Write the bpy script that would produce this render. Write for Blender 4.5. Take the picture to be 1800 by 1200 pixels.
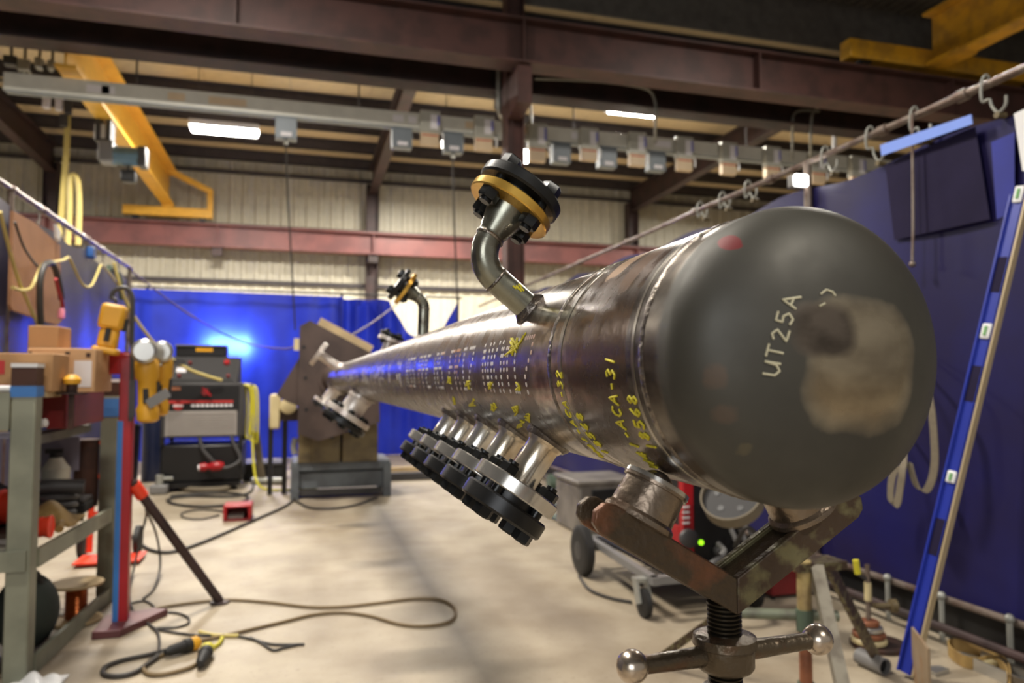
import bpy, math, random
from mathutils import Vector as V, Matrix
random.seed(7)
sc = bpy.context.scene
for o in list(bpy.data.objects):
    bpy.data.objects.remove(o)
COL = sc.collection
PI = math.pi

# ------------------------------------------------------------------ camera
CAM = V((0, 0, 1.2))
F, VPX, VPY = 1300.0, 525.0, 668.0
PITCH = math.atan((VPY - 600) / F)
YAW = math.atan((900 - VPX) / F * math.cos(PITCH))
cam = bpy.data.cameras.new('camera'); co = bpy.data.objects.new('camera', cam); COL.objects.link(co)
co.location = CAM; co.rotation_euler = (PI/2 + PITCH, 0, -YAW)
cam.sensor_width = 36; cam.lens = 36 * F / 1800; cam.clip_start = .02; cam.clip_end = 200
cam.dof.use_dof = True; cam.dof.focus_distance = .76; cam.dof.aperture_fstop = 6.0
sc.camera = co

# ------------------------------------------------------------------ world, exposure, big lights
w = bpy.data.worlds.new('hall_ambient'); sc.world = w; w.use_nodes = True
w.node_tree.nodes['Background'].inputs[0].default_value = (1.0, .93, .84, 1)
w.node_tree.nodes['Background'].inputs[1].default_value = .23
sc.view_settings.view_transform = 'Standard'; sc.view_settings.look = 'None'
sc.view_settings.gamma = 1; sc.view_settings.use_curve_mapping = False
sc.view_settings.exposure = 0.35

def area_light(name, loc, sx, sy, power, col=(1, .93, .83)):
    l = bpy.data.lights.new(name, 'AREA'); l.shape = 'RECTANGLE'; l.size = sx; l.size_y = sy
    l.energy = power; l.color = col
    o = bpy.data.objects.new(name, l); COL.objects.link(o); o.location = loc
    return o
# lamps under the built strip fixtures, then added lamps that have no fixture
area_light('overhead_lamp', (-1.34, 14.0, 5.60), 1.2, .24, 520)
area_light('overhead_lamp', (6.2, 13.0, 6.33), 1.06, .08, 420)
area_light('overhead_lamp', (-1.34, 5.6, 6.4), 1.2, .3, 430)
area_light('overhead_lamp', (6.45, 6.5, 6.4), 1.2, .3, 150)
area_light('overhead_lamp', (-1.34, 2.2, 6.4), 1.2, .3, 200)
dl = area_light('added_fill_light', (-4.0, -6.5, 3.4), 4.0, 3.4, 190, (.93, .96, 1))  # added unseen fill for broad highlights on the steel; no bay door is built
dl.rotation_euler = (V((.3, .8, 1.1))-dl.location).to_track_quat('-Z', 'Y').to_euler()
area_light('overhead_lamp', (2.6, -3.5, 6.4), 1.2, .3, 260)
area_light('overhead_lamp', (-7.5, 14.0, 5.6), 1.2, .24, 420)
area_light('overhead_lamp', (2.6, 16.2, 5.9), 1.2, .24, 330)
area_light('overhead_lamp', (11.5, 15.5, 5.9), 1.2, .24, 330)

# ------------------------------------------------------------------ rays of the photograph: pixel + a known plane -> point
_R = V((math.cos(YAW), -math.sin(YAW), 0))
_F = V((math.sin(YAW)*math.cos(PITCH), math.cos(YAW)*math.cos(PITCH), math.sin(PITCH)))
_U = _R.cross(_F)
def ray(x, y):
    return _F + _R*((x-900)/F) + _U*((600-y)/F)
def at(x, y, X=None, Y=None, Z=None):
    r = ray(x, y)
    t = (Y-CAM.y)/r.y if Y is not None else (X-CAM.x)/r.x if X is not None else (Z-CAM.z)/r.z
    return CAM + r*t

# ------------------------------------------------------------------ materials
def S(r, g, b):
    f = lambda c: (c/255/12.92 if c <= 10.3 else ((c/255+.055)/1.055)**2.4)
    return (f(r), f(g), f(b), 1)
def mat(name, rgb, rough=.5, metal=0., rgb2=None, nscale=6., lo=.42, hi=.62, bump=0., bscale=60., var=.12,
        stretch=None, emit=0., trans=0., coat=0., rvar=0., spec=.5):
    m = bpy.data.materials.new(name); m.use_nodes = True
    nt = m.node_tree; N = nt.nodes; L = nt.links
    b = N['Principled BSDF']
    b.inputs['Roughness'].default_value = rough; b.inputs['Metallic'].default_value = metal
    b.inputs['Specular IOR Level'].default_value = spec
    b.inputs['Coat Weight'].default_value = coat
    tc = N.new('ShaderNodeTexCoord'); vec = tc.outputs['Object']
    if stretch:
        mp = N.new('ShaderNodeMapping'); mp.inputs['Scale'].default_value = stretch
        L.new(vec, mp.inputs[0]); vec = mp.outputs[0]
    n1 = N.new('ShaderNodeTexNoise'); n1.inputs['Scale'].default_value = nscale; n1.inputs['Detail'].default_value = 5
    L.new(vec, n1.inputs['Vector'])
    c1 = S(*rgb)
    c2 = S(*rgb2) if rgb2 else tuple([c*(1-var*2.2) for c in c1[:3]])+(1,)
    if not rgb2: lo, hi = .3, .7
    cr = N.new('ShaderNodeValToRGB'); cr.color_ramp.elements[0].position = lo; cr.color_ramp.elements[1].position = hi
    cr.color_ramp.elements[0].color = c1; cr.color_ramp.elements[1].color = c2
    L.new(n1.outputs['Fac'], cr.inputs[0]); L.new(cr.outputs[0], b.inputs['Base Color'])
    if rvar:
        mr = N.new('ShaderNodeMapRange'); mr.inputs[3].default_value = max(.02, rough-rvar); mr.inputs[4].default_value = min(1, rough+rvar)
        n3 = N.new('ShaderNodeTexNoise'); n3.inputs['Scale'].default_value = nscale*2.3; L.new(vec, n3.inputs['Vector'])
        mr.inputs[1].default_value = .3; mr.inputs[2].default_value = .7
        L.new(n3.outputs['Fac'], mr.inputs[0]); L.new(mr.outputs[0], b.inputs['Roughness'])
    if bump:
        n2 = N.new('ShaderNodeTexNoise'); n2.inputs['Scale'].default_value = bscale; n2.inputs['Detail'].default_value = 4
        L.new(vec, n2.inputs['Vector'])
        bp = N.new('ShaderNodeBump'); bp.inputs['Strength'].default_value = bump; bp.inputs['Distance'].default_value = .01
        L.new(n2.outputs['Fac'], bp.inputs['Height']); L.new(bp.outputs[0], b.inputs['Normal'])
    if emit:
        b.inputs['Emission Color'].default_value = c1; b.inputs['Emission Strength'].default_value = emit
    if trans:
        tr = N.new('ShaderNodeBsdfTranslucent'); L.new(cr.outputs[0], tr.inputs[0])
        mx = N.new('ShaderNodeMixShader'); mx.inputs[0].default_value = trans
        out = N['Material Output']
        L.new(b.outputs[0], mx.inputs[1]); L.new(tr.outputs[0], mx.inputs[2]); L.new(mx.outputs[0], out.inputs[0])
    return m

# ------------------------------------------------------------------ mesh builder
class MB:
    def __init__(s): s.v = []; s.f = []
    def add(s, vs, fs):
        k = len(s.v); s.v += [V(p) for p in vs]; s.f += [[i+k for i in f] for f in fs]; return s
    def box(s, x0, y0, z0, x1, y1, z1):
        c = [(x, y, z) for x in (x0, x1) for y in (y0, y1) for z in (z0, z1)]
        return s.add(c, [(0,1,3,2),(4,6,7,5),(0,4,5,1),(2,3,7,6),(0,2,6,4),(1,5,7,3)])
    def obox(s, c, a, b, d):     # centre and three half vectors
        c, a, b, d = V(c), V(a), V(b), V(d)
        p = [c+i*a+j*b+k*d for i in (-1,1) for j in (-1,1) for k in (-1,1)]
        return s.add(p, [(0,1,3,2),(4,6,7,5),(0,4,5,1),(2,3,7,6),(0,2,6,4),(1,5,7,3)])
    def bar(s, p, q, wx, wy, up=(0,0,1)):   # rectangular bar from p to q
        p, q = V(p), V(q); d = q-p; a = d.cross(V(up))
        if a.length < 1e-6: a = d.cross(V((1,0,0)))
        a.normalize(); b = a.cross(d).normalized()
        return s.obox((p+q)/2, d/2, a*wx/2, b*wy/2)
    def lathe(s, p, ax, prof, n=24, ref=None):   # prof: (distance along axis, radius)
        p = V(p); ax = V(ax).normalized()
        a = V(ref) if ref else (ax.cross(V((0,0,1))) if abs(ax.z) < .9 else ax.cross(V((1,0,0))))
        a = (a - ax*a.dot(ax)).normalized(); b = ax.cross(a)
        vs = []; fs = []
        for t, r in prof:
            for i in range(n):
                u = 2*PI*i/n; vs.append(p+ax*t+(a*math.cos(u)+b*math.sin(u))*r)
        for k in range(len(prof)-1):
            for i in range(n):
                j = (i+1) % n; fs.append((k*n+i, k*n+j, (k+1)*n+j, (k+1)*n+i))
        if prof[0][1] > 1e-6: fs.append(tuple(range(n-1, -1, -1)))
        if prof[-1][1] > 1e-6: fs.append(tuple((len(prof)-1)*n+i for i in range(n)))
        return s.add(vs, fs)
    def cyl(s, p, q, r, r2=None, n=16, ref=None):
        d = V(q)-V(p); return s.lathe(p, d, [(0, r), (d.length, r if r2 is None else r2)], n, ref)
    def disc(s, p, ax, r, t, ch=.003, n=32):
        return s.lathe(p, ax, [(0, r-ch), (ch, r), (t-ch, r), (t, r-ch)], n)
    def hexa(s, p, ax, r, t, ref=None):
        return s.lathe(p, ax, [(0, r), (t*.85, r), (t, r*.88)], 6, ref)
    def tube(s, pts, r, n=8, sub=5, closed=False, caps=True):
        P = smooth(pts, sub, closed); m = len(P)
        vs = []; fs = []; a = None
        for i, p in enumerate(P):
            t = (P[(i+1) % m]-P[i-1]) if closed else (P[min(i+1, m-1)]-P[max(i-1, 0)])
            if t.length < 1e-9: t = V((0,0,1))
            t.normalize()
            if a is None: a = t.cross(V((0,0,1))) if abs(t.z) < .9 else t.cross(V((1,0,0)))
            a = a - t*a.dot(t)
            if a.length < 1e-6: a = t.cross(V((0,1,0)))
            a.normalize(); b = t.cross(a)
            for k in range(n):
                u = 2*PI*k/n; vs.append(p+(a*math.cos(u)+b*math.sin(u))*r)
        for i in range(m if closed else m-1):
            j = (i+1) % m
            for k in range(n):
                l = (k+1) % n; fs.append((i*n+k, i*n+l, j*n+l, j*n+k))
        if caps and not closed:
            fs.append(tuple(range(n-1, -1, -1))); fs.append(tuple((m-1)*n+k for k in range(n)))
        return s.add(vs, fs)
    def prism(s, poly, vec):
        n = len(poly); P = [V(p) for p in poly]; vec = V(vec)
        return s.add(P+[p+vec for p in P], [tuple(range(n-1,-1,-1)), tuple(range(n,2*n))]+[(i,(i+1)%n,(i+1)%n+n,i+n) for i in range(n)])
    def sphere(s, c, r, n=16, m=10, sc=(1,1,1)):
        c = V(c); vs = [c+V((0,0,r*sc[2]))]; fs = []
        for k in range(1, m):
            a = PI*k/m
            for i in range(n):
                u = 2*PI*i/n
                vs.append(c+V((r*math.sin(a)*math.cos(u)*sc[0], r*math.sin(a)*math.sin(u)*sc[1], r*math.cos(a)*sc[2])))
        vs.append(c-V((0,0,r*sc[2]))); e = len(vs)-1
        for i in range(n):
            j = (i+1) % n
            fs.append((0, 1+i, 1+j)); fs.append((e, e-n+j, e-n+i))
            for k in range(m-2): fs.append((1+k*n+i, 1+(k+1)*n+i, 1+(k+1)*n+j, 1+k*n+j))
        return s.add(vs, fs)
    def torus(s, c, ax, R, r, n=28, m=8):
        c = V(c); ax = V(ax).normalized()
        a = ax.cross(V((0,0,1))) if abs(ax.z) < .9 else ax.cross(V((1,0,0)))
        a.normalize(); b = ax.cross(a)
        return s.tube([c+(a*math.cos(2*PI*i/n)+b*math.sin(2*PI*i/n))*R for i in range(n)], r, m, 1, True)
    def ibeam(s, p, q, h, wt, tf, tw, wb=None):    # p,q on the bottom face, horizontal beam
        p, q = V(p), V(q); d = (q-p).normalized(); a = d.cross(V((0,0,1))).normalized(); z = V((0,0,1)); wb = wb or wt
        mid = (p+q)/2; hd = (q-p)/2
        s.obox(mid+z*tf/2, hd, a*wb/2, z*tf/2)
        s.obox(mid+z*(h-tf/2), hd, a*wt/2, z*tf/2)
        s.obox(mid+z*h/2, hd, a*tw/2, z*(h/2-tf))
        return s
    def ribbon(s, pts, wid, th=.003, sub=6):     # flat strap along pts with width vector wid (or function of index 0..1)
        P = smooth(pts, sub); m = len(P); vs = []; fs = []
        wid = V(wid)
        for i, p in enumerate(P):
            t = (P[min(i+1,m-1)]-P[max(i-1,0)]).normalized(); nrm = t.cross(wid).normalized()*th/2
            vs += [p-wid/2-nrm, p+wid/2-nrm, p+wid/2+nrm, p-wid/2+nrm]
        for i in range(m-1):
            for k in range(4):
                l = (k+1) % 4; fs.append((i*4+k, i*4+l, i*4+4+l, i*4+4+k))
        fs += [(3,2,1,0), tuple((m-1)*4+k for k in range(4))]
        return s.add(vs, fs)
    def grid(s, fn, nu, nv, th=0.):
        vs = [V(fn(i/nu, j/nv)) for i in range(nu+1) for j in range(nv+1)]
        q = lambda i, j: i*(nv+1)+j
        return s.add(vs, [(q(i,j), q(i+1,j), q(i+1,j+1), q(i,j+1)) for i in range(nu) for j in range(nv)])
    def build(s, name, m, parent=None, bevel=0, ang=35, solid=0):
        off = V((0,0,0)); p = parent
        while p is not None: off += V(p.location); p = p.parent
        me = bpy.data.meshes.new(name); me.from_pydata([tuple(x-off) for x in s.v], [], s.f); me.validate(); me.update()
        me.materials.append(m)
        if ang:
            me.shade_smooth(); me.set_sharp_from_angle(angle=math.radians(ang))
        o = bpy.data.objects.new(name, me); COL.objects.link(o)
        if parent is not None: o.parent = parent
        if solid:
            md = o.modifiers.new('thick', 'SOLIDIFY'); md.thickness = solid
        if bevel:
            b = o.modifiers.new('bevel', 'BEVEL'); b.width = bevel; b.segments = 2; b.limit_method = 'ANGLE'; b.angle_limit = math.radians(40)
        return o
def smooth(pts, sub=5, closed=False):
    P = [V(p) for p in pts]; n = len(P)
    if sub <= 1 or n < 3: return P
    out = []
    for i in range(n if closed else n-1):
        p0 = P[i-1] if (closed or i > 0) else P[0]*2-P[1]
        p1 = P[i]; p2 = P[(i+1) % n]
        p3 = P[(i+2) % n] if (closed or i+2 < n) else P[-1]*2-P[-2]
        for k in range(sub):
            t = k/sub
            out.append(.5*((2*p1)+(p2-p0)*t+(2*p0-5*p1+4*p2-p3)*t*t+(3*p1-p0-3*p2+p3)*t**3))
    if not closed: out.append(P[-1])
    return out
def thing(name, label, cat, loc=(0,0,0), group=None):
    o = bpy.data.objects.new(name, None); COL.objects.link(o); o.location = loc; o.empty_display_size = .05
    o['label'] = label; o['category'] = cat
    if group: o['group'] = group
    return o
def tag(o, label, cat, group=None):
    o['label'] = label; o['category'] = cat
    if group: o['group'] = group
    return o
def struct(name, loc=(0,0,0)):
    o = bpy.data.objects.new(name, None); COL.objects.link(o); o.location = loc; o['kind'] = 'structure'; return o
def clone(o, loc=None, parent=None):
    c = o.copy(); COL.objects.link(c)
    if parent is not None: c.parent = parent
    if loc is not None: c.location = loc
    for ch in o.children: clone(ch, None, c)
    return c

# ------------------------------------------------------------------ palette
M = {}
M['concrete'] = None
M['wall'] = mat('ribbed_wall_paint', (186,180,160), .5, 0, var=.06)
M['wall_low'] = mat('lower_wall_liner', (226,220,196), .55, 0, var=.05)
M['insul'] = mat('roof_insulation', (206,186,148), .7, var=.06)
M['deck'] = mat('dark_roof_deck', (104,100,95), .6, .2, var=.15)
M['purlin'] = mat('purlin_steel', (62,56,58), .6, .1, var=.15)
M['redox'] = mat('red_oxide_steel', (84,56,51), .55, .1, rgb2=(68,47,43), nscale=3)
M['redox_dark'] = mat('dark_oxide_steel', (64,46,44), .55, .1, rgb2=(50,40,38), nscale=3)
M['girder'] = mat('runway_oxide', (126,76,72), .5, 0, rgb2=(106,64,62), nscale=2)
M['yellow'] = mat('crane_yellow', (228,174,62), .4, 0, var=.08)
M['ochre'] = mat('old_crane_yellow', (222,166,44), .45, 0, rgb2=(186,140,50), nscale=4)
M['galv'] = mat('galvanised_grey', (158,158,150), .4, .3, var=.08)
M['busgrey'] = mat('busway_grey', (208,206,194), .45, .1, var=.06)
M['plug'] = mat('plug_box_grey', (176,174,162), .45, .1, var=.06)
M['plugtan'] = mat('plug_box_tan', (214,190,156), .5, var=.05)
M['boxdark'] = mat('drop_box_grey', (120,128,134), .45, .1, var=.06)
M['label'] = mat('white_label', (226,222,224), .5, var=.03)
M['labelblue'] = mat('blue_label', (120,120,190), .5, var=.03)
M['redline'] = mat('red_marking', (190,50,48), .5, var=.05)
M['lamp'] = mat('lamp_diffuser', (255,250,240), .4, emit=45.)
M['white'] = mat('white_paint', (225,225,225), .4, var=.03)
M['bluecurt'] = mat('blue_vinyl_curtain', (34,50,168), .34, 0, rgb2=(30,42,148), nscale=1.5, trans=.4)
M['navycurt'] = mat('navy_vinyl_curtain', (31,30,84), .42, 0, spec=.25, rgb2=(32,28,66), nscale=1.2)
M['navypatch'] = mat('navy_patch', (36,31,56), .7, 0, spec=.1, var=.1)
M['brightpatch'] = mat('bright_blue_patch', (32,42,140), .35, var=.1)
M['greycurt'] = mat('grey_vinyl_curtain', (74,72,92), .4, 0, rgb2=(64,62,88), nscale=1.2)
M['rail'] = mat('bare_rail_pipe', (128,116,106), .4, .5, rgb2=(98,78,68), nscale=9)
M['black'] = mat('black_paint', (22,22,23), .4, 0, var=.1)
M['rubber'] = mat('black_rubber', (30,29,28), .6, 0, var=.1)
M['lightgrey'] = mat('light_grey_enamel', (160,154,148), .45, var=.06)
M['console'] = mat('console_grey', (42,40,40), .65, var=.06)
M['darkgrey'] = mat('dark_grey_plastic', (62,60,60), .5, var=.08)
M['midgrey'] = mat('grey_enamel', (120,118,116), .45, var=.06)
M['red'] = mat('red_paint', (170,24,32), .35, var=.1)
M['maroon'] = mat('maroon_plate_paint', (98,54,56), .45, var=.12)
M['darkred'] = mat('dark_red_paint', (126,36,38), .4, var=.12)
M['bluep'] = mat('blue_paint', (38,84,150), .4, var=.1)
M['navy'] = mat('navy_cylinder_paint', (26,34,62), .4, var=.1)
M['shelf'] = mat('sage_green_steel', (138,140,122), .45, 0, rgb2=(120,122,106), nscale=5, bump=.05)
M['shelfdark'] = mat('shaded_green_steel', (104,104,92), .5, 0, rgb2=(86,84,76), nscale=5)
M['rusty'] = mat('rusty_steel', (78,52,42), .6, .4, rgb2=(52,40,36), nscale=8)
M['card'] = mat('cardboard', (180,138,94), .8, var=.06)
M['cardl'] = mat('pale_cardboard', (202,162,120), .8, var=.06)
M['board'] = mat('tan_fibreboard', (176,128,92), .8, var=.08)
M['tape'] = mat('blue_tape', (66,122,190), .6, var=.05)
M['orange'] = mat('orange_plastic', (240,70,40), .4, var=.06)
M['toolyel'] = mat('tool_yellow', (222,164,42), .45, var=.08)
M['alu'] = mat('cast_aluminium', (200,198,192), .3, .8, var=.06)
M['steel'] = mat('bright_steel', (222,219,212), .2, .85, var=.06)
M['ground'] = mat('ground_steel', (170,165,155), .28, 1., var=.12, nscale=12)
M['gold'] = mat('gold_plated_flange', (232,188,90), .24, .75, rgb2=(196,144,56), nscale=14)
M['blackox'] = mat('black_oxide', (44,44,44), .36, .5, var=.2, nscale=20, bump=.03)
M['nut'] = mat('black_nut', (40,41,41), .3, .5, var=.2, nscale=25)
M['elbow'] = mat('heat_tinted_pipe', (146,146,132), .26, .85, rgb2=(78,66,54), nscale=20, lo=.45, hi=.7, rvar=.08, bump=.05, bscale=40)
M['neck'] = mat('machined_neck', (226,222,212), .2, .85, rgb2=(196,170,130), nscale=14, lo=.5, hi=.75)
M['weld'] = mat('weld_bead', (150,142,132), .32, .9, rgb2=(104,96,90), nscale=60, bump=.25, bscale=200)
M['stand'] = mat('worn_jack_steel', (88,77,62), .36, .65, rgb2=(104,68,48), nscale=22, lo=.55, hi=.72, bump=.25, bscale=90, rvar=.12)
M['arm'] = mat('chipped_blue_arm', (78,66,52), .42, .5, rgb2=(112,76,55), nscale=30, lo=.48, hi=.64, bump=.3, bscale=80, rvar=.1)
M['standgreen'] = mat('worn_arm_paint', (76,62,50), .45, .5, rgb2=(116,110,80), nscale=44, lo=.48, hi=.64, bump=.25, bscale=70)
M['cup'] = mat('worn_roller_steel', (140,126,110), .3, .8, rgb2=(96,76,62), nscale=24, lo=.45, hi=.75, bump=.12, bscale=120, rvar=.12)
M['polish'] = mat('polished_ball', (196,182,166), .24, .9, rgb2=(120,104,92), nscale=18, lo=.55, hi=.75)
M['thread'] = mat('oily_thread', (62,56,46), .35, .8, var=.2, nscale=30)
M['yellowchalk'] = mat('yellow_paint_marker', (214,200,50), .7, var=.1, nscale=60)
M['whitechalk'] = mat('white_chalk', (206,200,170), .85, var=.1, nscale=60)
M['stencil'] = mat('white_stencil', (206,200,196), .7, rgb2=(190,140,110), nscale=10, lo=.5, hi=.7)
M['olive'] = mat('olive_drab_steel', (112,98,66), .5, .1, rgb2=(88,76,54), nscale=6)
M['pale'] = mat('pale_bare_steel', (214,206,198), .34, .45, rgb2=(190,176,166), nscale=14)
M['plate'] = mat('brown_mill_plate', (84,70,64), .5, .3, rgb2=(70,58,54), nscale=4)
M['bluegrey'] = mat('blue_grey_base', (98,104,108), .5, .1, rgb2=(84,88,92), nscale=5)
M['cream'] = mat('cream_motor_paint', (206,190,144), .5, var=.06)
M['wood'] = mat('pale_timber', (190,166,126), .7, var=.1)
M['crate'] = mat('worn_grey_crate', (122,116,108), .5, .1, rgb2=(96,90,84), nscale=6)
M['dulltube'] = mat('faded_green_tube', (112,118,100), .5, .2, rgb2=(92,92,80), nscale=14)
M['strap'] = mat('beige_webbing', (118,108,90), .8, var=.08, nscale=40)
M['lev_blue'] = mat('level_blue', (34,50,150), .35, var=.06)
M['lev_tan'] = mat('level_edge', (178,160,126), .4, .2, var=.05)
M['green'] = mat('dull_green_paint', (82,98,82), .5, var=.1)
M['copper'] = mat('copper_wire', (210,120,70), .25, 1., var=.15, nscale=40)
M['bronze'] = mat('rusty_orange_pipe', (146,92,64), .5, .3, rgb2=(118,74,54), nscale=12)
M['paleblue'] = mat('pale_blue_strip', (120,150,232), .5, var=.03)
M['hosey'] = mat('yellow_hose', (204,186,110), .5, var=.06)
M['hoseyb'] = mat('bright_yellow_cable', (206,196,50), .5, var=.06)
M['cableb'] = mat('black_cable', (52,48,44), .55, var=.1)
M['cablebr'] = mat('brown_cable', (124,104,72), .6, var=.1)
M['bottle'] = mat('white_plastic', (200,196,176), .45, var=.06)
M['bag'] = mat('tan_leather', (164,134,78), .8, rgb2=(136,108,62), nscale=8)
M['lilac'] = mat('lilac_grey_sheet', (128,124,140), .5, var=.06)
M['pink'] = mat('pink_ceramic', (222,130,150), .4, var=.05)
M['led'] = mat('green_led', (150,230,30), .4, emit=1.5)
M['glass'] = mat('vial_green', (120,170,110), .2, var=.05)
# ================================================================== SETTING
def floor_material():
    m = bpy.data.materials.new('worn_concrete'); m.use_nodes = True
    nt = m.node_tree; N = nt.nodes; L = nt.links; b = N['Principled BSDF']
    tc = N.new('ShaderNodeTexCoord')
    def noise(scale, det=5, st=None):
        n = N.new('ShaderNodeTexNoise'); n.inputs['Scale'].default_value = scale; n.inputs['Detail'].default_value = det
        if st:
            mp = N.new('ShaderNodeMapping'); mp.inputs['Scale'].default_value = st
            L.new(tc.outputs['Object'], mp.inputs[0]); L.new(mp.outputs[0], n.inputs['Vector'])
        else: L.new(tc.outputs['Object'], n.inputs['Vector'])
        return n.outputs['Fac']
    def ramp(fac, stops):
        r = N.new('ShaderNodeValToRGB'); L.new(fac, r.inputs[0])
        e = r.color_ramp.elements
        e[0].position, e[0].color = stops[0]; e[1].position, e[1].color = stops[-1]
        for s_ in stops[1:-1]:
            k = e.new(s_[0]); k.color = s_[1]
        return r.outputs[0]
    def mul(a, c, f):
        x = N.new('ShaderNodeMix'); x.data_type = 'RGBA'; x.blend_type = 'MULTIPLY'; x.inputs[0].default_value = f
        L.new(a, x.inputs[6]); L.new(c, x.inputs[7]); return x.outputs[2]
    base = ramp(noise(.9), [(.3, S(178,166,145)), (.5, S(168,156,135)), (.72, S(150,138,120))])
    blot = ramp(noise(3.5, 8), [(.35, S(255,255,255)), (.7, S(205,196,186))])
    dust = ramp(noise(.55, 3, (1.6, .35, 1)), [(.46, S(255,255,255)), (.62, S(150,138,136))])   # dark tracks along the aisle
    speck = ramp(noise(40, 2), [(.62, S(255,255,255)), (.75, S(190,180,170))])
    c = mul(mul(mul(base, blot, .7), dust, .5), speck, .5)
    L.new(c, b.inputs['Base Color'])
    mr = N.new('ShaderNodeMapRange'); mr.inputs[3].default_value = .38; mr.inputs[4].default_value = .7
    L.new(noise(2.2), mr.inputs[0]); L.new(mr.outputs[0], b.inputs['Roughness'])
    bp = N.new('ShaderNodeBump'); bp.inputs['Strength'].default_value = .12; bp.inputs['Distance'].default_value = .01
    L.new(noise(60, 4), bp.inputs['Height']); L.new(bp.outputs[0], b.inputs['Normal'])
    return m
M['concrete'] = floor_material()
fl = MB().box(-14, -8, -.12, 22, 19.6, 0).build('floor', M['concrete']); fl['kind'] = 'structure'

# back wall: ribbed sheets, each one a piece of the wall, in two tiers with a girt between
WY = 19.3
wb = struct('wall_back', (0, WY, 0))
def ribbed(w, z0, z1, ribs):
    mb = MB(); n = ribs; pts = [(0, 0)]
    for k in range(n):
        c = w*(k+.5)/n; r = w/n*.16
        pts += [(c-r*1.6, 0), (c-r, -.035), (c+r, -.035), (c+r*1.6, 0)]
    pts.append((w-.006, 0))
    vs = []
    for x, y in pts: vs += [(x, y, z0), (x, y, z1)]
    for x, y in reversed(pts): vs += [(x, .05, z0), (x, .05, z1)]
    m = len(vs)//2
    return mb.add(vs, [(2*i, 2*((i+1) % m), 2*((i+1) % m)+1, 2*i+1) for i in range(m)]+[tuple(2*i for i in range(m))[::-1], tuple(2*i+1 for i in range(m))])
PW = .915
src_hi = ribbed(PW, 3.66, 6.84, 3).build('wall_panel', M['wall'], None, ang=0)
src_lo = ribbed(PW, 0, 3.56, 3).build('wall_liner_panel', M['wall_low'], None, ang=0)
for o in (src_hi, src_lo): o.parent = wb
for k in range(39):
    x = -14+k*PW
    for s_ in (src_hi, src_lo):
        o = s_ if k == 0 else clone(s_, None, wb)
        o.location = (x, 0, 0)
MB().box(-14, WY-.14, 3.56, 21.6, WY-.04, 3.66).build('girt', M['purlin'], wb)
MB().box(-14, WY-.16, 6.29, 21.6, WY-.04, 6.37).build('girt', M['purlin'], wb)
for nm, x in (('wall_left', -14.0), ('wall_right', 21.7)):
    o = MB().box(x-.1, -8, 0, x, WY, 7.9).build(nm, M['wall']); o['kind'] = 'structure'

# roof: insulation strips above Z purlins, rafters running to the back wall
ce = struct('ceiling', (0, WY, 6.86))
RZ = lambda y: 6.86
rp = MB(); y0, y1 = 10.4, WY+.2
rp.add([(0,y0,RZ(y0)),(1.52,y0,RZ(y0)),(1.52,y1,RZ(y1)),(0,y1,RZ(y1)),(0,y0,RZ(y0)+.08),(1.52,y0,RZ(y0)+.08),(1.52,y1,RZ(y1)+.08),(0,y1,RZ(y1)+.08)],
       [(0,3,2,1),(4,5,6,7),(0,1,5,4),(1,2,6,5),(2,3,7,6),(3,0,4,7)])
rsrc = rp.build('roof_panel', M['insul'], ce, ang=0)
for k in range(24):
    o = rsrc if k == 0 else clone(rsrc, None, ce)
    o.location = (-14+k*1.53, 0, 0)
ds = MB()
y0, y1 = -8, 10.4
vs = []; n = 8
for i in range(n+1):
    for j, dz in ((0, 0), (.35, 0), (.5, .05), (.85, .05)):
        if i == n and j: break
        vs.append((i*.19+j*.19, dz))
P = []
NZ = 7.65     # the near bay's bare deck sits higher
for x, dz in vs: P += [(x, y0, NZ+dz), (x, y1, NZ+dz)]
for x, dz in reversed(vs): P += [(x, y0, NZ+.12), (x, y1, NZ+.12)]
m_ = len(P)//2
ds.add(P, [(2*i, 2*i+1, 2*((i+1) % m_)+1, 2*((i+1) % m_)) for i in range(m_)])
dsrc = ds.build('roof_deck_sheet', M['deck'], ce, ang=0)
for k in range(24):
    o = dsrc if k == 0 else clone(dsrc, None, ce)
    o.location = (-14+k*1.53, 0, 0)
def purlin_mb(y):
    z = (RZ(y) if y > 10.4 else NZ)-.26
    return MB().box(-14, y-.04, z, 21.6, y-.025, z+.25).box(-14, y-.04, z, 21.6, y+.05, z+.015).box(-14, y-.1, z+.238, 21.6, y-.03, z+.252)
for k in range(19):
    y = 19.1-k*1.4
    purlin_mb(y).build('purlin', M['purlin'], ce)
for x in (-5.5, 1.75, 9.0, 16.2):
    mb = MB()
    ya, yb = 10.66, WY-.25
    for (za, zb, w_, t) in ((-.30, -.30, .30, .03),):
        pass
    A, B = V((x, ya, RZ(ya)-.28)), V((x, yb, RZ(yb)-.28))
    dn = V((0, 0, -1))
    def slab(d0, d1, w_):
        p = [A+dn*d0[0]+V((-w_/2,0,0)), A+dn*d0[0]+V((w_/2,0,0)), B+dn*d1[0]+V((w_/2,0,0)), B+dn*d1[0]+V((-w_/2,0,0)),
             A+dn*d0[1]+V((-w_/2,0,0)), A+dn*d0[1]+V((w_/2,0,0)), B+dn*d1[1]+V((w_/2,0,0)), B+dn*d1[1]+V((-w_/2,0,0))]
        mb.add(p, [(0,1,2,3),(7,6,5,4),(0,4,5,1),(1,5,6,2),(2,6,7,3),(3,7,4,0)])
    slab((0, .02), (0, .02), .22); slab((.02, .40), (.02, .62), .02); slab((.40, .42), (.62, .64), .22)
    mb.build('rafter', M['redox_dark'], ce)

MB().box(-14, 10.34, 6.84, 21.6, 10.39, 7.77).build('roof_fascia', M['deck'], ce)
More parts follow.
